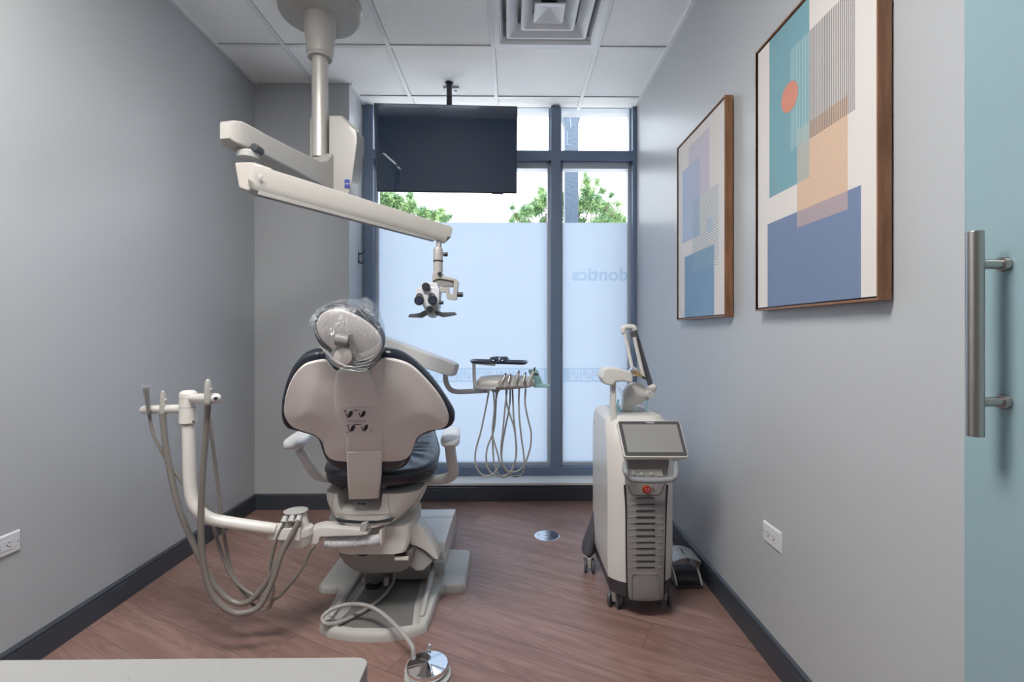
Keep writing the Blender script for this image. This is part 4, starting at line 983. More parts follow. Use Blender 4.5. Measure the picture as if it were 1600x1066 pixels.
# base plate
bz = .036
def pl(x, y): return Vector((x, y, 0))
bo = [(-.752, 1.94), (-.70, 1.905), (-.62, 1.882), (-.54, 1.874), (-.46, 1.880), (-.38, 1.902), (-.328, 1.935), (-.322, 1.99), (-.318, 2.12), (-.314, 2.20), (-.295, 2.225), (-.225, 2.228), (-.203, 2.25), (-.200, 2.42), (-.202, 2.575), (-.225, 2.60), (-.31, 2.605), (-.32, 2.63), (-.32, 2.93), (-.34, 2.95), (-.72, 2.95), (-.74, 2.93), (-.74, 2.63), (-.75, 2.605), (-.85, 2.60), (-.873, 2.575), (-.876, 2.42), (-.876, 2.25), (-.855, 2.228), (-.79, 2.225), (-.768, 2.20), (-.764, 2.12), (-.76, 1.99)]
n_ = len(bo)
b = MB()
def inset(pts, d):
    out = []; n = len(pts); area = sum(pts[i][0]*pts[(i+1) % n][1]-pts[(i+1) % n][0]*pts[i][1] for i in range(n)); sg = 1 if area > 0 else -1
    for i in range(n):
        p0, p1, p2 = Vector(pts[i-1]), Vector(pts[i]), Vector(pts[(i+1) % n])
        e1 = (p1-p0).normalized(); e2 = (p2-p1).normalized(); n1 = Vector((-e1.y, e1.x))*sg; n2 = Vector((-e2.y, e2.x))*sg
        m_ = (n1+n2); m_ = m_.normalized()/max(.5, m_.normalized().dot(n1)); out.append((p1.x+m_.x*d, p1.y+m_.y*d))
    return out
for_r = [(0, .0), (0, .016), (.003, .027), (.009, .034), (.016, bz)]
b.loft([[Vector((x, y, z)) for x, y in inset(bo, d_)] for d_, z in for_r]); plate = b.build('base_plate', M_base2, ch, label='pale grey cast base plate')
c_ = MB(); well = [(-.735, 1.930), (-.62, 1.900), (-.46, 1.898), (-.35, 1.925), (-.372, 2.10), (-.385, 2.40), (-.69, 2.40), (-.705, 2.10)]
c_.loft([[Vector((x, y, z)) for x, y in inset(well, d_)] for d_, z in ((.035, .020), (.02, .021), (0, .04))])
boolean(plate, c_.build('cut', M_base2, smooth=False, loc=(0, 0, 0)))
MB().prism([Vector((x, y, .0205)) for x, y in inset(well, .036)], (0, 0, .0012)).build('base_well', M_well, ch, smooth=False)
b = MB()
b.tube([Vector((-.356, 1.99, .040)), Vector((-.362, 2.15, .047)), Vector((-.368, 2.34, .055))], [.011, .013, .014], 12, rnd=True); b.build('base_rib', M_base2, ch)
b = MB(); b.tube([Vector((-.722, 1.99, .040)), Vector((-.712, 2.15, .047)), Vector((-.70, 2.34, .055))], [.011, .013, .014], 12, rnd=True); b.build('base_rib', M_base2, ch)
hq = atz(584, 915, .022); MB().lathe([(0, .0), (.038, .0), (.038, .0015), (0, .0015)], (hq.x, hq.y, .0218), seg=28).build('base_hole', M_black, ch)

# --- assistant's arm, left of the chair
AY = 1.80
def A(px, py, Y=AY): return at(px, py, Y)
hub = A(463, 820, 1.90)
b = MB(); rows = []
for hwp, py, dx_ in ((15, 799, 0), (15, 803, .5), (15.5, 810, 1.5), (17.5, 820, 2), (18, 821.5, 2.5), (23, 823, 2.5), (24, 825, 2.5), (24, 834, 2.5), (22.5, 835.5, 2), (22.5, 837, 1), (23, 846, 0), (20, 852, 0), (13, 856, -2)):
    c = A(463+dx_, py, 1.90); r = hwp*pxm(1.90)*.98
    rows.append([c+Vector((math.cos(a)*r, math.sin(a)*r*.8, 0)) for a in [2*PI*k/32 for k in range(32)]])
b.loft(rows); asm = b.build('assistant_hub', M_white, ch)
b = MB(); bar(b, A(425, 830, 1.88), X_, Z_, Y_, [(0, .03, -.022, .02), (.06, .034, -.024, .022), (.12, .036, -.026, .024)]); b.build('hub_sleeve', M_white, ch)
MB().lathe([(.02, -.002), (.043, 0), (.044, .003), (.03, .007), (0, .008)], A(462.5, 799, 1.90), (0, 0, 1), 32).build('hub_cap', M_gray, ch)
MB().prism([A(484, 828, 1.9), A(500, 824, 1.9), A(548, 827, 1.9), A(572, 831, 1.9), A(575, 836, 1.9), A(560, 838, 1.9), A(500, 840, 1.9), A(497, 850, 1.9), A(472, 856, 1.9), A(470, 840, 1.9)], (0, .07, 0), .005).build('link_arm', M_white, ch)
b = MB(); p0, p1 = A(509, 847, 1.93), A(588, 840, 1.97); nn_ = 24; rows = []; pth = catmull([p0, A(530, 848, 1.93), A(560, 846, 1.935), A(580, 845, 1.935), A(594, 842.5, 1.94)], sub=16)
b.tube(pth, [(.0220 if k % 2 else .0195) for k in range(len(pth))], 16, smooth=False); MB().prism([A(592, 830, 1.925), A(597, 828, 1.925), A(597, 852, 1.925), A(592, 853, 1.925)], (0, .05, 0), .003).build('conduit_bracket', M_white, ch); b.build('corrugated_hose', M_outw, ch, label='white corrugated conduit')
# tube
MB().tube([A(430, 827, 1.86), A(400, 823, 1.84), A(360, 817, 1.82), A(330, 811, 1.81), A(311, 799, 1.80), A(300.5, 780, 1.80), A(297, 755, 1.80), A(295.5, 715, 1.80), A(294.5, 660, 1.80)], [.0215]*9, 24, sub=6).build('assistant_post', M_white, ch)
MB().lathe([(0, 0), (.018, -.002), (.0265, -.008), (.029, -.014), (.029, -.105), (.0295, -.107), (.0295, -.119), (.022, -.124), (0, -.124)], A(294, 609.5, 1.80), (0, 0, 1), 32).build('post_head', M_white, ch)
phc = A(294, 609.5, 1.80)
for dz_ in (-.028, -.062): MB().lathe([(.0285, dz_-.0008), (.0294, dz_-.0008), (.0294, dz_+.0008), (.0285, dz_+.0008)], phc, (0, 0, 1), 32).build('collar_seam', M_mid, ch)
for px in (287, 302): MB().cyl(A(px, 659, 1.776), A(px, 659, 1.80), .0035, seg=12).build('collar_screw', M_dark, ch)
b = MB(); b.tube([A(286, 639, 1.83), A(226, 640.5, 1.90)], .0165, 24, smooth=False, rnd=True); lb = b.build('holder_bar', M_white, ch)
b = MB(); b.tube([A(297, 622, 1.80), A(337, 622.5, 1.70)], .0165, 24, smooth=False); b.tube([A(333, 622.5, 1.71), A(337, 622.5, 1.70)], .0175, 24, smooth=False, rnd=True); rb = b.build('holder_bar', M_white, ch)
e_ = A(337.5, 622.5, 1.683); MB().cyl(e_, e_+Vector((.004, -.010, 0)), .006, seg=14).build('bar_screw', M_dark, ch)
def hose(px_list, r, Y0_, Y1_, nm='suction_hose', m_=None, parent=None):
    n = len(px_list); pts = [A(x, y, Y0_+(Y1_-Y0_)*i/(n-1)) for i, (x, y) in enumerate(px_list)]
    return MB().tube(pts, r, 12, sub=6).build(nm, m_ or M_hose, ch)
hose([(324.5, 629), (324, 645), (322, 674), (316, 749), (314, 824), (318, 880), (331, 929), (357.5, 954), (380, 958), (406, 947), (425, 910), (440, 866), (456, 835), (468, 812.5)], .0105, 1.70, 1.85)
hose([(254, 646), (256, 670), (260, 704), (275, 779), (294, 831), (316, 880), (335, 914), (361, 939), (387.5, 941), (414, 914), (432.5, 880), (444, 850), (457, 812)], .0105, 1.84, 1.86)
hose([(233, 647), (241, 681), (267.5, 730), (297.5, 767.5), (324, 796), (337, 835), (350, 876), (369, 910), (402.5, 934), (421, 936), (427, 924), (424, 899), (423, 880), (432.5, 842), (446, 814)], .0062, 1.87, 1.85, 'syringe_hose')
hose([(328, 655), (337, 730), (344, 790), (350, 835), (361, 891), (384, 932), (402.5, 950), (419, 951), (427, 938), (440, 929), (470, 891), (484, 862), (492.5, 853)], .0062, 1.86, 1.88, 'syringe_hose')
def evac(px, y0_, y1_, Y, w0, w1):
    b = MB(); a_, c_v = A(px, y1_, Y), A(px+.5, y0_, Y); l_ = c_v-a_
    b.tube([a_-l_*.06, a_, a_+l_*.3, a_+l_*.7, a_+l_*.93, c_v], [w0*.8, w0*.85, w0, w1, w1*.8, w1*.45], 16, smooth=False)
    e = b.build('evacuator_valve', M_silver, ch); k_ = A(px+7, (y0_*.55+y1_*.45), Y); MB().cyl(k_-X_*.012, k_, .0055, bevel=.001).build('valve_lever', M_gray, e)
    MB().tube([A(px, y1_+1, Y), A(px, y1_+4, Y)], .0118, 14, smooth=False).build('valve_collar', M_mid, e)
evac(324.5, 593, 628, 1.685, .0115, .0105); evac(254, 610.5, 644, 1.845, .0105, .0095)
b = MB(); b.tube([A(233.5, 647, 1.85), A(231, 630, 1.85), A(228.5, 607, 1.85)], [.0075, .008, .0115], 14); sy_ = b.build('air_water_syringe', M_steel, ch)
MB().tube([A(230, 605.5, 1.85), A(224, 602.5, 1.85), A(221, 601, 1.84)], [.004, .003, .002], 8, smooth=False).tube([A(227, 605, 1.85), A(233, 604, 1.85)], .004, 8, smooth=False, rnd=True).build('syringe_tip', M_chrome, sy_)
for px, py in ((446, 812), (457, 811), (468, 811)):
    MB().cyl(A(px+1, py-5, 1.865), A(px-3, py+5, 1.85), .0105, .0125, seg=18, bevel=.002).build('hose_collar', M_gray, ch)

# --- delivery arm beam to the right
b = MB(); D0 = at(560, 524, 2.62); D1 = at(712, 579, 2.45)
dv = (D1-D0).normalized(); ln = (D1-D0).length; sd = dv.cross(Z_).normalized(); up = sd.cross(dv)
bar(b, D0, dv, up, sd, [(0, .03, -.036, .036), (.01, .034, -.040, .04), (ln*.5, .035, -.039, .04), (ln-.03, .034, -.034, .036), (ln-.005, .032, -.030, .032), (ln, .028, -.025, .026)])
b.build('delivery_arm', M_arm, ch)
MB().cyl((D0.x-.02, 2.66, .15), (D0.x-.02, 2.66, D0.z+.04), .033, bevel=.006).bb(D0.x-.05, -.60, 2.62, 2.70, .10, .16, .006).build('delivery_post', M_white, ch)
DY = 2.62
MB().tube([at(696, 584, 2.50), at(697, 597, 2.52), at(703, 608, 2.55), at(714, 612, 2.58), at(735, 611.5, DY), at(762, 610, DY)], .0135, 16).build('delivery_elbow', M_arm, ch)
b = MB(); rows = []
for px, zt, zb_, q in ((745, 594, 604, .05), (750, 589, 609, .075), (765, 586.5, 610, .09), (790, 586, 609, .095), (815, 587, 607, .09), (829, 589, 605, .075), (835, 593, 602, .05)):
    rows.append([at(px, (zt+zb_)/2, DY)+Vector((0, q*math.cos(a), (zb_-zt)/2*pxm(DY)*math.copysign(abs(math.sin(a))**.8, math.sin(a)))) for a in [2*PI*k/20 for k in range(20)]])
b.loft(rows); b.build('delivery_head', M_white, ch, label='rounded white delivery head')
MB().prism([at(765, 605, DY-.05), at(786, 604, DY-.05), at(778, 615, DY-.05), at(768, 612, DY-.05)], (0, .08, 0), .003).build('head_pivot', M_gray, ch)
b = MB(); fr_ = DY-.10
b.tube([at(740.5, 567.5, fr_), at(741.5, 600, fr_), at(745, 606, fr_), at(775, 607.5, fr_)], .0085, 10, sub=5, cap=True); b.tube([at(738, 566, fr_), at(772, 570, fr_)], .008, 10, smooth=False, rnd=True); b.build('tray_frame', M_arm, ch)
# instruments
for i, (x0, y0_, x1, y1_) in enumerate(((783, 597, 789, 587), (794, 596, 797, 588), (806, 596, 810, 583.5), (817, 596, 820.5, 586), (826, 596, 834, 579.5))):
    a_, c_v = at(x0, y0_+3, DY-.10), at(x1, y1_, DY-.09)
    ip = MB().tube([a_, a_.lerp(c_v, .4), c_v], [.0085, .0095, .0065], 12, smooth=False).build('handpiece', M_steel if i < 4 else M_gray, ch)
    MB().tube([c_v, c_v+(c_v-a_)*.25], [.006, .0035], 10, smooth=False, rnd=True).build('handpiece_tip', M_dark, ip)
    MB().box(at(x0-1, y0_+3, DY-.085), (.022, .04, .03), .006).build('instrument_holder', M_gray, ch)
def dh(px_list, dY):
    MB().tube([at(x, y, DY-.03+dY) for x, y in px_list], .0046, 8, sub=6).build('handpiece_hose', M_hose2, ch)
C = lambda x, y: (690+x/4.85, 540+y/4.85)
dh([C(362, 325), C(345, 420), C(300, 640), C(258, 800), C(258, 900), C(290, 965), C(345, 990), C(400, 965), C(435, 900), C(425, 820), C(395, 720), C(385, 640), C(400, 480), C(390, 325)], -.03)
dh([C(415, 325), C(410, 480), C(395, 640), C(345, 780), C(340, 880), C(365, 955), C(430, 990), C(500, 975), C(548, 900), C(568, 800), C(552, 640), C(520, 530), C(492, 430), C(490, 325)], 0)
dh([C(432, 325), C(405, 450), C(388, 640), C(390, 800), C(400, 900), C(425, 970), C(470, 998), C(520, 970), C(555, 890), C(565, 780), C(555, 640), C(545, 520), C(537, 325)], .03)
dh([C(497, 325), C(478, 500), C(465, 640), C(450, 780), C(460, 880), C(500, 950), C(570, 955), C(625, 905), C(670, 780), C(678, 660), C(650, 540), C(632, 430), C(638, 325)], -.01)
dh([C(520, 325), C(515, 460), C(480, 640), C(460, 750), C(455, 860), C(480, 940), C(530, 985), C(580, 990), C(625, 950), C(625, 850), C(605, 700), C(590, 560), C(585, 430), C(588, 325)], .02)
# keypad
b = MB(); b.prism([at(825, 579, DY), at(829, 577.5, DY), at(838, 577.5, DY), at(841, 580, DY), at(849, 602, DY), at(836, 602, DY)], (0, .012, 0), .003); b.build('keypad', M_teal, ch, label='pale teal upright keypad')
MB().prism([at(834, 602, DY-.05), at(858, 601, DY-.05), at(860, 604, DY-.05), at(856, 606, DY-.05), at(834, 606, DY-.05)], (0, .07, 0), .002).build('keypad_shelf', M_teal, ch)
b = MB(); b.prism([at(833, 583.5, DY-.001), at(840, 583.5, DY-.001), at(841.5, 587, DY-.001), at(834.5, 587, DY-.001)], (0, .001, 0))
for px, py in ((836, 595), (843, 594)): b.cyl(at(px, py, DY), at(px, py, DY-.002), .003, seg=10)
b.build('keypad_display', M_dark, ch)

# tray resting on the frame and the glasses on it
ty = DY-.02
tc_ = at(780, 566.5, ty)
R_ = Matrix.Rotation(math.radians(1.5), 3, 'Y')
b = MB(); rows = []
for hx, hy_, z in ((.132, .085, 0), (.136, .089, .001), (.148, .10, .010), (.151, .103, .010), (.148, .10, .007), (.137, .09, -.003), (.132, .085, -.004)):
    rows.append([tc_+R_ @ (p) for p in rrect(0, 0, z, hx, hy_, .02, 5)])
b.loft(rows); b.build('instrument_tray', M_tray, label='thin dark blue instrument tray on the delivery arm before the window', category='tray')
gc = at(780, 561.5, ty); gl = thing('safety_glasses', gc, 'dark safety glasses lying on the instrument tray', 'glasses')
for sx_ in (-1, 1):
    b = MB(); b.lathe([(0, .010), (.012, .009), (.021, .004), (.024, -.003), (.022, -.006), (0, -.006)], gc+Vector((sx_*.024, -.03, .004)), (0, -.6, .8), 20, ex=1.1, ey=.8); b.build('lens', M_tv, gl)
    MB().tube([gc+Vector((sx_*.045, -.025, .004)), gc+Vector((sx_*.052, .03, .0)), gc+Vector((sx_*.044, .075, -.003))], .0025, 8).build('temple', M_dark, gl)
MB().tube([gc+Vector((-.046, -.03, .010)), gc+Vector((0, -.034, .013)), gc+Vector((.046, -.03, .010))], .003, 8).build('bridge', M_dark, gl)

# ================================================================= FOOT CONTROL (round disc) and its hose
fc = atz(668, 1036, .045); r_ = .0705
ft = thing('foot_control', (fc.x, fc.y, 0), 'round polished chrome foot control disc on the floor by the worktop', 'foot pedal')
MB().lathe([(0, 0), (.079, 0), (.080, .004), (.079, .012), (.073, .014), (0, .014)], (fc.x+.002, fc.y-.006, 0), seg=48).prism([Vector((fc.x-.082, fc.y-.0, .0)), Vector((fc.x-.082, fc.y+.06, .0)), Vector((fc.x-.07, fc.y+.078, .0)), Vector((fc.x-.0, fc.y+.088, .0)), Vector((fc.x+.02, fc.y+.07, .0)), Vector((fc.x, fc.y, .0))], (0, 0, .014), .003).build('base', M_gray, ft)
b = MB(); seg = 60; b.lathe([(.0, .018), (r_-.004, .018), (r_-.001, .024), (r_, .030), (r_, .040), (r_-.002, .0425), (r_*.5, .0465), (.002, .050), (0, .050)], (fc.x, fc.y, 0), seg=seg); b.build('disc', M_chrome, ft, label='mirror-polished disc')
p1, p2 = atz(641.5, 1021, .03), atz(665, 1008, .03)
for i, p in enumerate((Vector((fc.x-.060, fc.y+.056, 0)), Vector((fc.x-.008, fc.y+.082, 0)))):
    MB().cyl((p.x, p.y, .012), (p.x, p.y, .018), .014).cyl((p.x, p.y, .012), (p.x, p.y, .042), .0085, bevel=.001).build('post', M_gray, ft)
    if i == 1: MB().lathe([(.0075, .042), (.0085, .046), (.0085, .052), (.006, .056), (0, .057)], (p.x, p.y, 0), seg=20).build('toggle', M_chrome, ft)
    else: PH = p
Cc = lambda x, y: (490+x/6.272, 840+y/6.272)
hp_ = [(Cc(790, 330), .07), (Cc(788, 400), .05), (Cc(770, 455), .036), (Cc(690, 570), .034), (Cc(550, 680), .034), (Cc(400, 765), .036), (Cc(250, 832), .04), (Cc(150, 850), .05), (Cc(95, 830), .06), (Cc(95, 770), .07), (Cc(190, 700), .085), (Cc(330, 658), .095), (Cc(480, 660), .10), (Cc(600, 700), .10), (Cc(720, 785), .095), (Cc(830, 895), .085), (Cc(900, 975), .072)]
pts = [atz(*a, z) for a, z in hp_]+[Vector((PH.x-.006, PH.y+.01, .060)), Vector((PH.x, PH.y, .042))]
MB().tube(pts, .0078, 12, sub=7).build('control_hose', M_hose2, ft, label='pale grey hose looping over the chair base')

# ================================================================= LASER CART
LC = thing('dental_laser', (.55, 2.23, 0), 'white wheeled dental laser unit with a touch screen and articulated arm', 'medical device')
LX0, LX1, LY0, LY1 = .412, .688, 2.0, 2.46
def lsec(z, x0, x1, y0, y1, rf, rb=.03):
    out = []; n = 7
    for cx, cy, r, a0 in ((x1, y1, rb, 0), (x0, y1, rb, 90), (x0, y0, rf, 180), (x1, y0, rf, 270)):
        qx = 1 if cx == x1 else -1; qy = 1 if cy == y1 else -1
        for k in range(n):
            a = math.radians(a0+90*k/(n-1))
            if qy < 0:      # front corners: a crisp edge on the side, then a shallow curve to the front
                t_ = k/(n-1) if qx < 0 else 1-k/(n-1)
                P0, P1, Pm = Vector((cx, cy+r, z)), Vector((cx-qx*r*1.1, cy, z)), Vector((cx-qx*r*.42, cy+r*.28, z))
                out.append(P0*(1-t_)**2+Pm*2*t_*(1-t_)+P1*t_*t_)
            else: out.append(Vector((cx-qx*r+r*math.cos(a), cy-qy*r+r*math.sin(a), z)))
    return out
b = MB()
b.loft([lsec(.135, LX0+.01, LX1-.01, LY0+.03, LY1-.02, .05), lsec(.15, LX0+.003, LX1-.003, LY0+.018, LY1-.01, .055), lsec(.25, LX0, LX1, LY0+.012, LY1, .055), lsec(.55, LX0, LX1, LY0+.012, LY1, .055), lsec(.70, LX0, LX1, LY0+.03, LY1, .055), lsec(.765, LX0+.002, LX1-.002, LY0+.07, LY1, .05), lsec(.80, LX0+.008, LX1-.008, LY0+.10, LY1-.004, .05), lsec(.818, LX0+.022, LX1-.022, LY0+.125, LY1-.014, .04), lsec(.822, LX0+.04, LX1-.04, LY0+.14, LY1-.03, .03)])
body = b.build('body', M_pearl, LC, ang=24)
# dark skirt
b = MB(); b.loft([lsec(.085, LX0+.03, LX1-.03, LY0+.035, LY1-.06, .05), lsec(.09, LX0+.012, LX1-.012, LY0+.022, LY1-.04, .05), lsec(.138, LX0+.004, LX1-.004, LY0+.014, LY1-.01, .055), lsec(.15, LX0+.004, LX1-.004, LY0+.016, LY1-.01, .055)])
for s_ in (-1, 1):
    xx = LX0+.004 if s_ < 0 else LX1-.004
    b.prism([Vector((xx, LY1-.01, .34)), Vector((xx, LY1-.04, .20)), Vector((xx, LY1-.12, .14)), Vector((xx, LY1-.12, .10)), Vector((xx, LY1-.03, .10))], (-s_*.02, 0, 0), .003)
b.build('skirt', M_skirt, LC, label='dark plastic skirt')
# flared rear feet
for s_ in (-1, 1):
    xb = LX0 if s_ < 0 else LX1
    b = MB(); rows = []
    for z, o_x, hw_, hy_ in ((.31, .0, .008, .02), (.25, .008, .014, .03), (.19, .022, .024, .04), (.14, .032, .032, .048), (.105, .034, .034, .05), (.095, .034, .030, .045)):
        rows.append([Vector((xb+s_*(o_x-.01), LY1-.035, z))+Vector((hw_*math.cos(a), hy_*math.sin(a), 0)) for a in [2*PI*k/20 for k in range(20)]])
    b.loft(rows); b.build('rear_foot', M_dkg, LC)
# front grey panel
fpx = [(977.5, 756), (979, 800), (979.5, 860), (981, 935), (1036.5, 937), (1037, 860), (1039.5, 800), (1042, 756)]
FY = 2.0
b = MB(); rows = []
for py, l, r, dy_ in ((743, 976, 1043, .018), (758, 977.5, 1042, .008), (800, 979, 1040, .002), (860, 980, 1038.5, .0), (915, 981, 1037, .0), (932, 981.5, 1036.5, .002), (937, 984, 1034, .010)):
    a_, c_v = at(l, py, FY+dy_), at(r, py, FY+dy_); row = []
    for k in range(9):
        t_ = k/8; row.append(a_.lerp(c_v, t_)+Vector((0, -.012*math.sin(PI*t_)**.5, 0)))
    row += [c_v+Y_*.05, a_+Y_*.05]; rows.append(row)
b.loft(rows); pn = b.build('front_panel', M_panel, LC, label='grey ventilated front panel')
b = MB(); c_g = MB(); b.tube([at(x, y, FY+.004) for x, y in ((976, 758), (978.5, 800), (979.2, 860), (980.6, 934))], .004, 8); c_g.tube([at(x, y, FY+.004) for x, y in ((1043, 758), (1040.6, 800), (1039, 860), (1037.3, 934))], .004, 8); b.build('panel_gap', M_black, LC); c_g.build('panel_gap', M_black, LC)
for k in range(12):
    b = MB(); py = 778.6+9.86*k; a_, c_v = at(994, py, FY-.0125), at(1023.5, py, FY-.0125); b.box((a_+c_v)/2, ((c_v-a_).length, .004, .0042), .0015).build('vent_slot', M_black, pn)
for k in range(12):
    py = 776.6+9.86*k
    for l, r in ((983, 993), (1024.5, 1035)):
        MB().tube([at(l, py+1.6, FY-.004), at((l+r)/2, py+1.4, FY-.0095), at(r, py, FY-.011)], .0012, 6).build('vent_crease', M_panel, pn)
b = MB(); arch = [(986.5, 936), (986.5, 905), (988, 899), (993, 897), (1022, 897), (1027, 899), (1028.5, 905), (1028.5, 936)]
b.tube([at(x, y, FY-.011) for x, y in arch], .0022, 8, sub=4); b.build('arch_rib', M_panel, pn)
b = MB(); b.tube([at(x, y, FY-.006) for x, y in ((978, 756), (982, 760), (985, 769), (991, 773.5), (1008, 775), (1028, 773.5), (1034, 769), (1037, 760), (1041, 756))], .0013, 6); b.build('panel_seam', M_black, pn)
# upper console panel
b = MB(); b.prism([at(978, 716, FY+.02), at(1047, 716, FY+.02), at(1046, 724, FY+.02), at(1043, 746, FY+.02), at(978, 746, FY+.02)], (0, .08, 0), .006); b.build('console', M_panel, LC)
for px in (989, 1002.7, 1018): MB().cyl(at(px, 740, FY+.021), at(px, 740, FY+.008), .0085, seg=20, bevel=.002).build('console_port', M_gray, LC)
rbp = at(1010, 764.5, FY-.006); e = MB().cyl(rbp, rbp-Y_*.004, .0185, seg=28).build('button_collar', M_gold, LC)
es = MB().cyl(rbp-Y_*.002, rbp-Y_*.013, .0130, .0145, seg=28, bevel=.002).build('emergency_button', M_red, LC, label='round red emergency stop button')
b = MB()
for k in range(3):
    b.tube([rbp+Vector((.007*math.cos(a), -.0135, .007*math.sin(a))) for a in [math.radians(120*k+q) for q in (0, 25, 50, 75)]], .001, 5, smooth=False)
b.build('button_arrows', M_outw, es)
kp = at(1020, 763.5, FY-.008); MB().cyl(kp, kp-Y_*.006, .0045, seg=14).build('key_switch', M_gold, LC)
# U-shaped handle
hnd = [(977, 724), (977, 736), (983, 746), (993, 750), (1015, 751), (1040, 750.5), (1051, 748), (1056, 741), (1056, 719)]
b = MB(); b.tube([at(x, y, (2.0 if i in (0, 8) else 1.93)) for i, (x, y) in enumerate(hnd)], .0115, 14, sub=6, flat=1.0); b.build('push_handle', M_slate, LC)
# touch screen, tilted back
s_tl, s_tr, s_br, s_bl = at(963.5, 657.5, 2.09), at(1062, 657.5, 2.09), at(1076.5, 714.5, 1.97), at(975.5, 714.5, 1.97)
Us = ((s_tr-s_tl)+(s_br-s_bl)).normalized(); Vs = ((s_tl-s_bl)+(s_tr-s_br)); hs_ = Vs.length/2; Vs = Vs.normalized(); Ns = Us.cross(Vs).normalized()
if Ns.y > 0: Ns = -Ns
cs = (s_tl+s_tr+s_br+s_bl)/4
def quad(sc_u, sc_v, off, du=0, dv_=0):
    c_l, c_r, d_r, d_l = [cs+(p-cs)*1 for p in (s_tl, s_tr, s_br, s_bl)]
    hu = ((s_tr-s_tl).length+(s_br-s_bl).length)/4
    def pt(a, c): # bilinear with margins
        top = s_tl.lerp(s_tr, .5+a*sc_u/2); bot = s_bl.lerp(s_br, .5+a*sc_u/2); return bot.lerp(top, .5+c*sc_v/2+dv_)+Ns*off
    return [pt(-1, -1), pt(1, -1), pt(1, 1), pt(-1, 1)]
def rq(q, r, n=4):
    out = []
    for i in range(4):
        p0, p1, p2 = q[i-1], q[i], q[(i+1) % 4]; a = p1+(p0-p1).normalized()*r; c = p1+(p2-p1).normalized()*r
        for k in range(n+1):
            t_ = k/n; out.append(a*(1-t_)**2+p1*2*t_*(1-t_)+c*t_*t_)
    return out
sc_ = MB().prism(rq(quad(1, 1, 0), .014), -Ns*.022, .002).build('screen_housing', M_pearl, LC)
MB().prism(rq(quad(.965, .95, .0004), .009), Ns*.0015).build('screen_bezel', M_bezel, sc_, smooth=False)
MB().prism(quad(.86, .76, .0022, dv_=-.0), Ns*.0008).build('display', M_screen, sc_, smooth=False)
tq = s_tl.lerp(s_tr, .52).lerp(s_bl.lerp(s_br, .52), .062)
text_mb('Fotona', .0125, tq+Ns*.0026, Us, Vs, Ns, .0003).build('screen_lettering', M_outw, sc_, smooth=False)
MB().tube([cs-Ns*.02, cs-Ns*.06+Vector((0, .05, -.02)), Vector((cs.x, LY0+.14, .74))], .022, 12).build('screen_stalk', M_gray, LC)
# side marking
sm = at(931, 656, 2.40); sm.x = LX0-.0006
b = text_mb('Lx', .020, Vector((LX0-.0006, 2.39, .745)), -Y_, Z_, -X_, .0003, .0003); b.build('side_lettering', M_red, LC, smooth=False)
# side crease line
# deck well
MB().bb(LX0+.06, LX1-.05, 2.22, 2.42, .8215, .824, .001).build('deck_tray', M_gray, LC)
b = MB(); b.tube([Vector((LX1-.055, 2.22, .825)), Vector((LX1-.055, 2.42, .825)), Vector((LX0+.08, 2.42, .825))], .003, 8, smooth=False); b.build('deck_rail', M_outw, LC)
# column with hood
hY = 2.12
b = MB(); b.prism([at(956, 596, hY), at(963, 596, hY), at(963, 640, hY), at(965, 662, hY), at(973, 702, hY), at(953, 745, hY), at(951, 700, hY), at(955, 650, hY)], (0, .045, 0), .006, 3); b.build('column', M_pearl, LC)
b = MB(); b.prism([at(938.5, 590, hY-.03), at(943, 577, hY-.03), at(950, 574.5, hY-.03), at(970, 576, hY-.03), at(986, 581, hY-.03), at(990, 590, hY-.03), at(988, 600, hY-.03), at(975, 596, hY-.03), at(962, 597.5, hY-.03), at(958, 603.5, hY-.03), at(945, 601, hY-.03)], (0, .095, 0), .009, 3); b.build('arm_rest_hood', M_pearl, LC)
# swivel base and shoulder
aY = 2.24; dc = at(979, 655, aY)
MB().lathe([(0, -.04), (.046, -.04), (.047, -.005), (.043, .010), (.042, .02), (.032, .040), (.012, .05), (0, .05)], dc, (0, 0, 1), 36).build('arm_base', M_gray, LC)
b = MB(); rows = []
for px, py, w_, h_ in ((972, 628, 4, 6), (974, 622, 8, 12), (980, 618, 11, 17), (989, 616, 12, 19), (998, 615, 10, 17), (1005, 615, 8, 13), (1009, 615, 6, 10)):
    rows.append([at(px, py, aY)+Vector((0, .045*math.cos(a)*min(1, w_/11), h_*pxm(aY)*math.sin(a))) for a in [2*PI*k/20 for k in range(20)]])
b.loft(rows); b.tube([at(981, 628, aY), at(980, 640, aY)], .024, 16, smooth=False); b.build('shoulder', M_pearl, LC)
b = MB().cyl(at(1007, 617, aY), at(1013, 617, aY), .022, bevel=.003).build('shoulder_disc', M_gray, LC)
b = MB(); b.tube([at(1012, 614, aY-.02), at(1019, 606, aY-.02)], [.02, .022], 18, smooth=False, rnd=True); b.build('elbow', M_pearl, LC)
MB().cyl(at(1017, 617, aY-.045), at(1017, 617, aY-.01), .0155, bevel=.002).build('elbow_cap', M_gray, LC)
MB().tube([at(1016.5, 602, aY-.02), at(991, 517, aY-.04)], .0125, 16, smooth=False).build('balance_tube', M_dkg, LC)
MB().tube([at(991, 527, aY-.062), at(1006, 592, aY-.05)], .0085, 14, smooth=False).build('inner_tube', M_pearl, LC)
MB().cyl(at(989, 517.5, aY-.05), at(993, 530, aY-.05), .0155).build('tube_collar', M_dkg, LC)
b = MB(); b.tube([at(974, 519, aY-.03), at(974.5, 513, aY-.03), at(980, 511, aY-.03), at(989, 511.5, aY-.03), at(992, 516, aY-.03)], .0125, 14, rnd=True); b.build('wrist', M_pearl, LC)
MB().tube([at(975.5, 517, aY-.03), at(988, 576, aY-.05)], .0082, 14, smooth=False).build('optic_tube', M_pearl, LC)
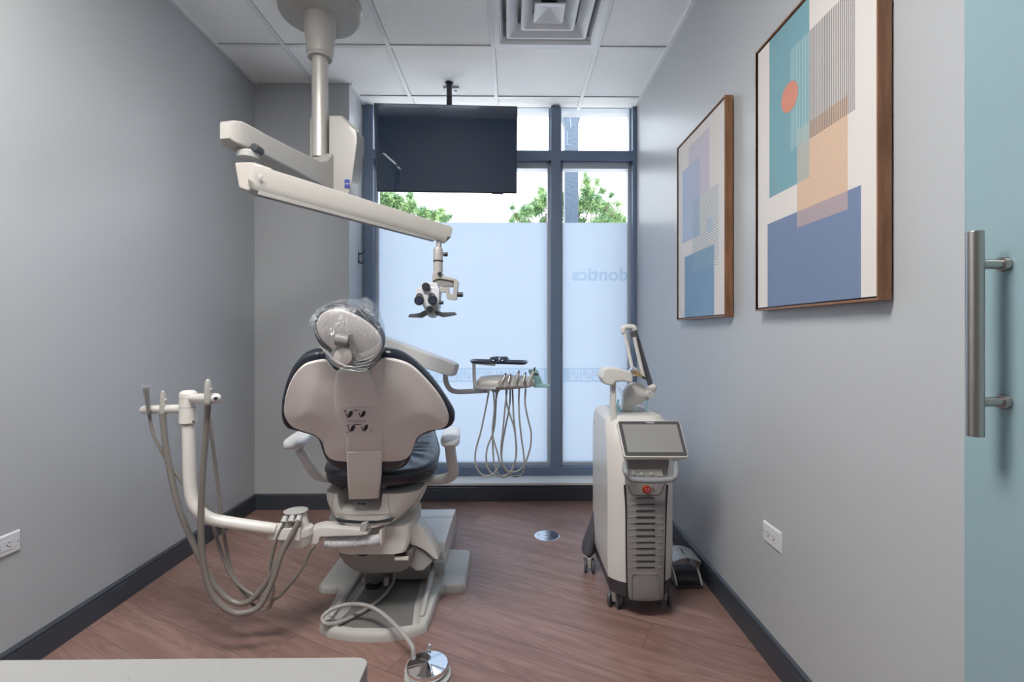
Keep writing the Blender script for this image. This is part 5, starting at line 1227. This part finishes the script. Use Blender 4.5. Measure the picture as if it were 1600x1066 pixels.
hpv = at(988, 580, aY-.07); MB().cyl(at(984, 577, aY-.06), at(994, 583, aY-.06), .021, bevel=.004).build('laser_handpiece', M_chrome, LC)
MB().cyl(at(991, 581, aY-.08), at(999, 586, aY-.08), .0125, .008, bevel=.001).cyl(at(999, 586, aY-.08), at(1004, 589, aY-.08), .006, .004).build('handpiece_nozzle', M_gold, LC)
MB().tube([at(1004, 589, aY-.08), at(1009, 592, aY-.08)], .005, 8, smooth=False, rnd=True).build('nozzle_tip', M_dark, LC)
b = MB(); b.tube([at(1011, 625, aY-.02), at(1010.5, 633, aY-.02), at(1008, 641, aY-.01), at(1003, 648, aY)], .002, 8)
b.tube([at(968, 643, aY-.02), at(964, 634, aY-.02), at(966, 625, aY-.02), at(967, 636, aY-.03), at(970, 644, aY-.02)], .002, 8); b.build('air_line', M_cyan, LC, label='thin cyan tubing')
b = MB(); b.tube([at(974, 620, aY), at(968, 612, aY), at(965, 605, aY)], .0012, 6); b.tube([at(975, 618, aY), at(971, 610, aY), at(967, 606, aY)], .0012, 6); b.build('fine_wire', M_gray, LC)
MB().bb(at(974, 645, aY).x-.012, at(974, 645, aY).x+.012, aY-.055, aY-.045, dc.z-.002, dc.z+.03, .002).build('connector', M_dark, LC)
# casters
def caster(x, y, ang_, rr_=.036):
    d_ = Vector((math.cos(ang_), math.sin(ang_), 0)); ax = Vector((-d_.y, d_.x, 0)); c = Vector((x, y, rr_))
    k = MB().prism([c+d_*u+Z_*v-ax*.010 for u, v in ((-.028, .045), (.02, .05), (.022, .02), (.008, -.012), (-.010, -.012))], ax*.02, .003).build('caster', M_pearl, LC)
    MB().cyl(c+Z_*.03, c+Z_*.075, .011).build('caster_stem', M_skirt, k)
    for s_ in (-1, 1):
        a_ = c+ax*s_*.012; e_ = c+ax*s_*.026
        MB().cyl(a_, e_, rr_, seg=32, bevel=.005).build('wheel', M_dkg, k)
        MB().cyl(e_-ax*s_*.001, e_+ax*s_*.0012, rr_*.72, seg=28, bevel=.001).build('wheel_cap', M_gray, k)
p = atz(957.5, 950, 0); caster(p.x+.012, 2.11, math.radians(60))
p = atz(1043, 950, 0); caster(p.x-.005, 2.12, math.radians(80))
caster(LX0-.022, LY1-.045, math.radians(85), .034); caster(LX1+.020, LY1-.045, math.radians(95), .034)

# ================================================================= FOOT PEDAL with guard, by the right wall
fp = thing('foot_pedal', (.845, 2.31, 0), 'small metal foot pedal with curved guard, between laser unit and right wall', 'foot pedal')
px0, px1 = .765, .895
MB().bb(px0, px1, 2.25, 2.41, 0, .012, .005).build('base', M_skirt, fp)
b = MB(); b.prism([Vector((px0+.014, y, z)) for y, z in ((2.262, .012), (2.262, .036), (2.30, .058), (2.36, .060), (2.39, .03), (2.39, .012))], (px1-px0-.030, 0, 0), .003); b.build('treadle', M_dark, fp)
for x in (px0+.006, px1-.006): MB().prism([Vector((x-.005, y, z)) for y, z in ((2.255, .010), (2.26, .026), (2.33, .09), (2.40, .095), (2.41, .010))], (.010, 0, 0), .003).build('side_plate', M_silver, fp)
rows = []
for x, zo in [(px0+(px1-px0)*k/12, .108+.020*math.sin(PI*k/12)) for k in range(13)]:
    rows.append([Vector((x, 2.285, zo)), Vector((x, 2.415, zo+.002)), Vector((x, 2.415, zo-.003)), Vector((x, 2.285, zo-.004))])
b = MB(); b.loft(rows)
b.prism([Vector((px1-.003, y, z)) for y, z in ((2.285, .108), (2.415, .110), (2.415, .04), (2.33, .04))], (.004, 0, 0)); b.build('guard', M_silver, fp)
ps = Vector(((px0+px1)/2, 2.35, .1298)); MB().box(ps, (.005, .05, .002), .0005).build('guard_slot', M_black, fp)
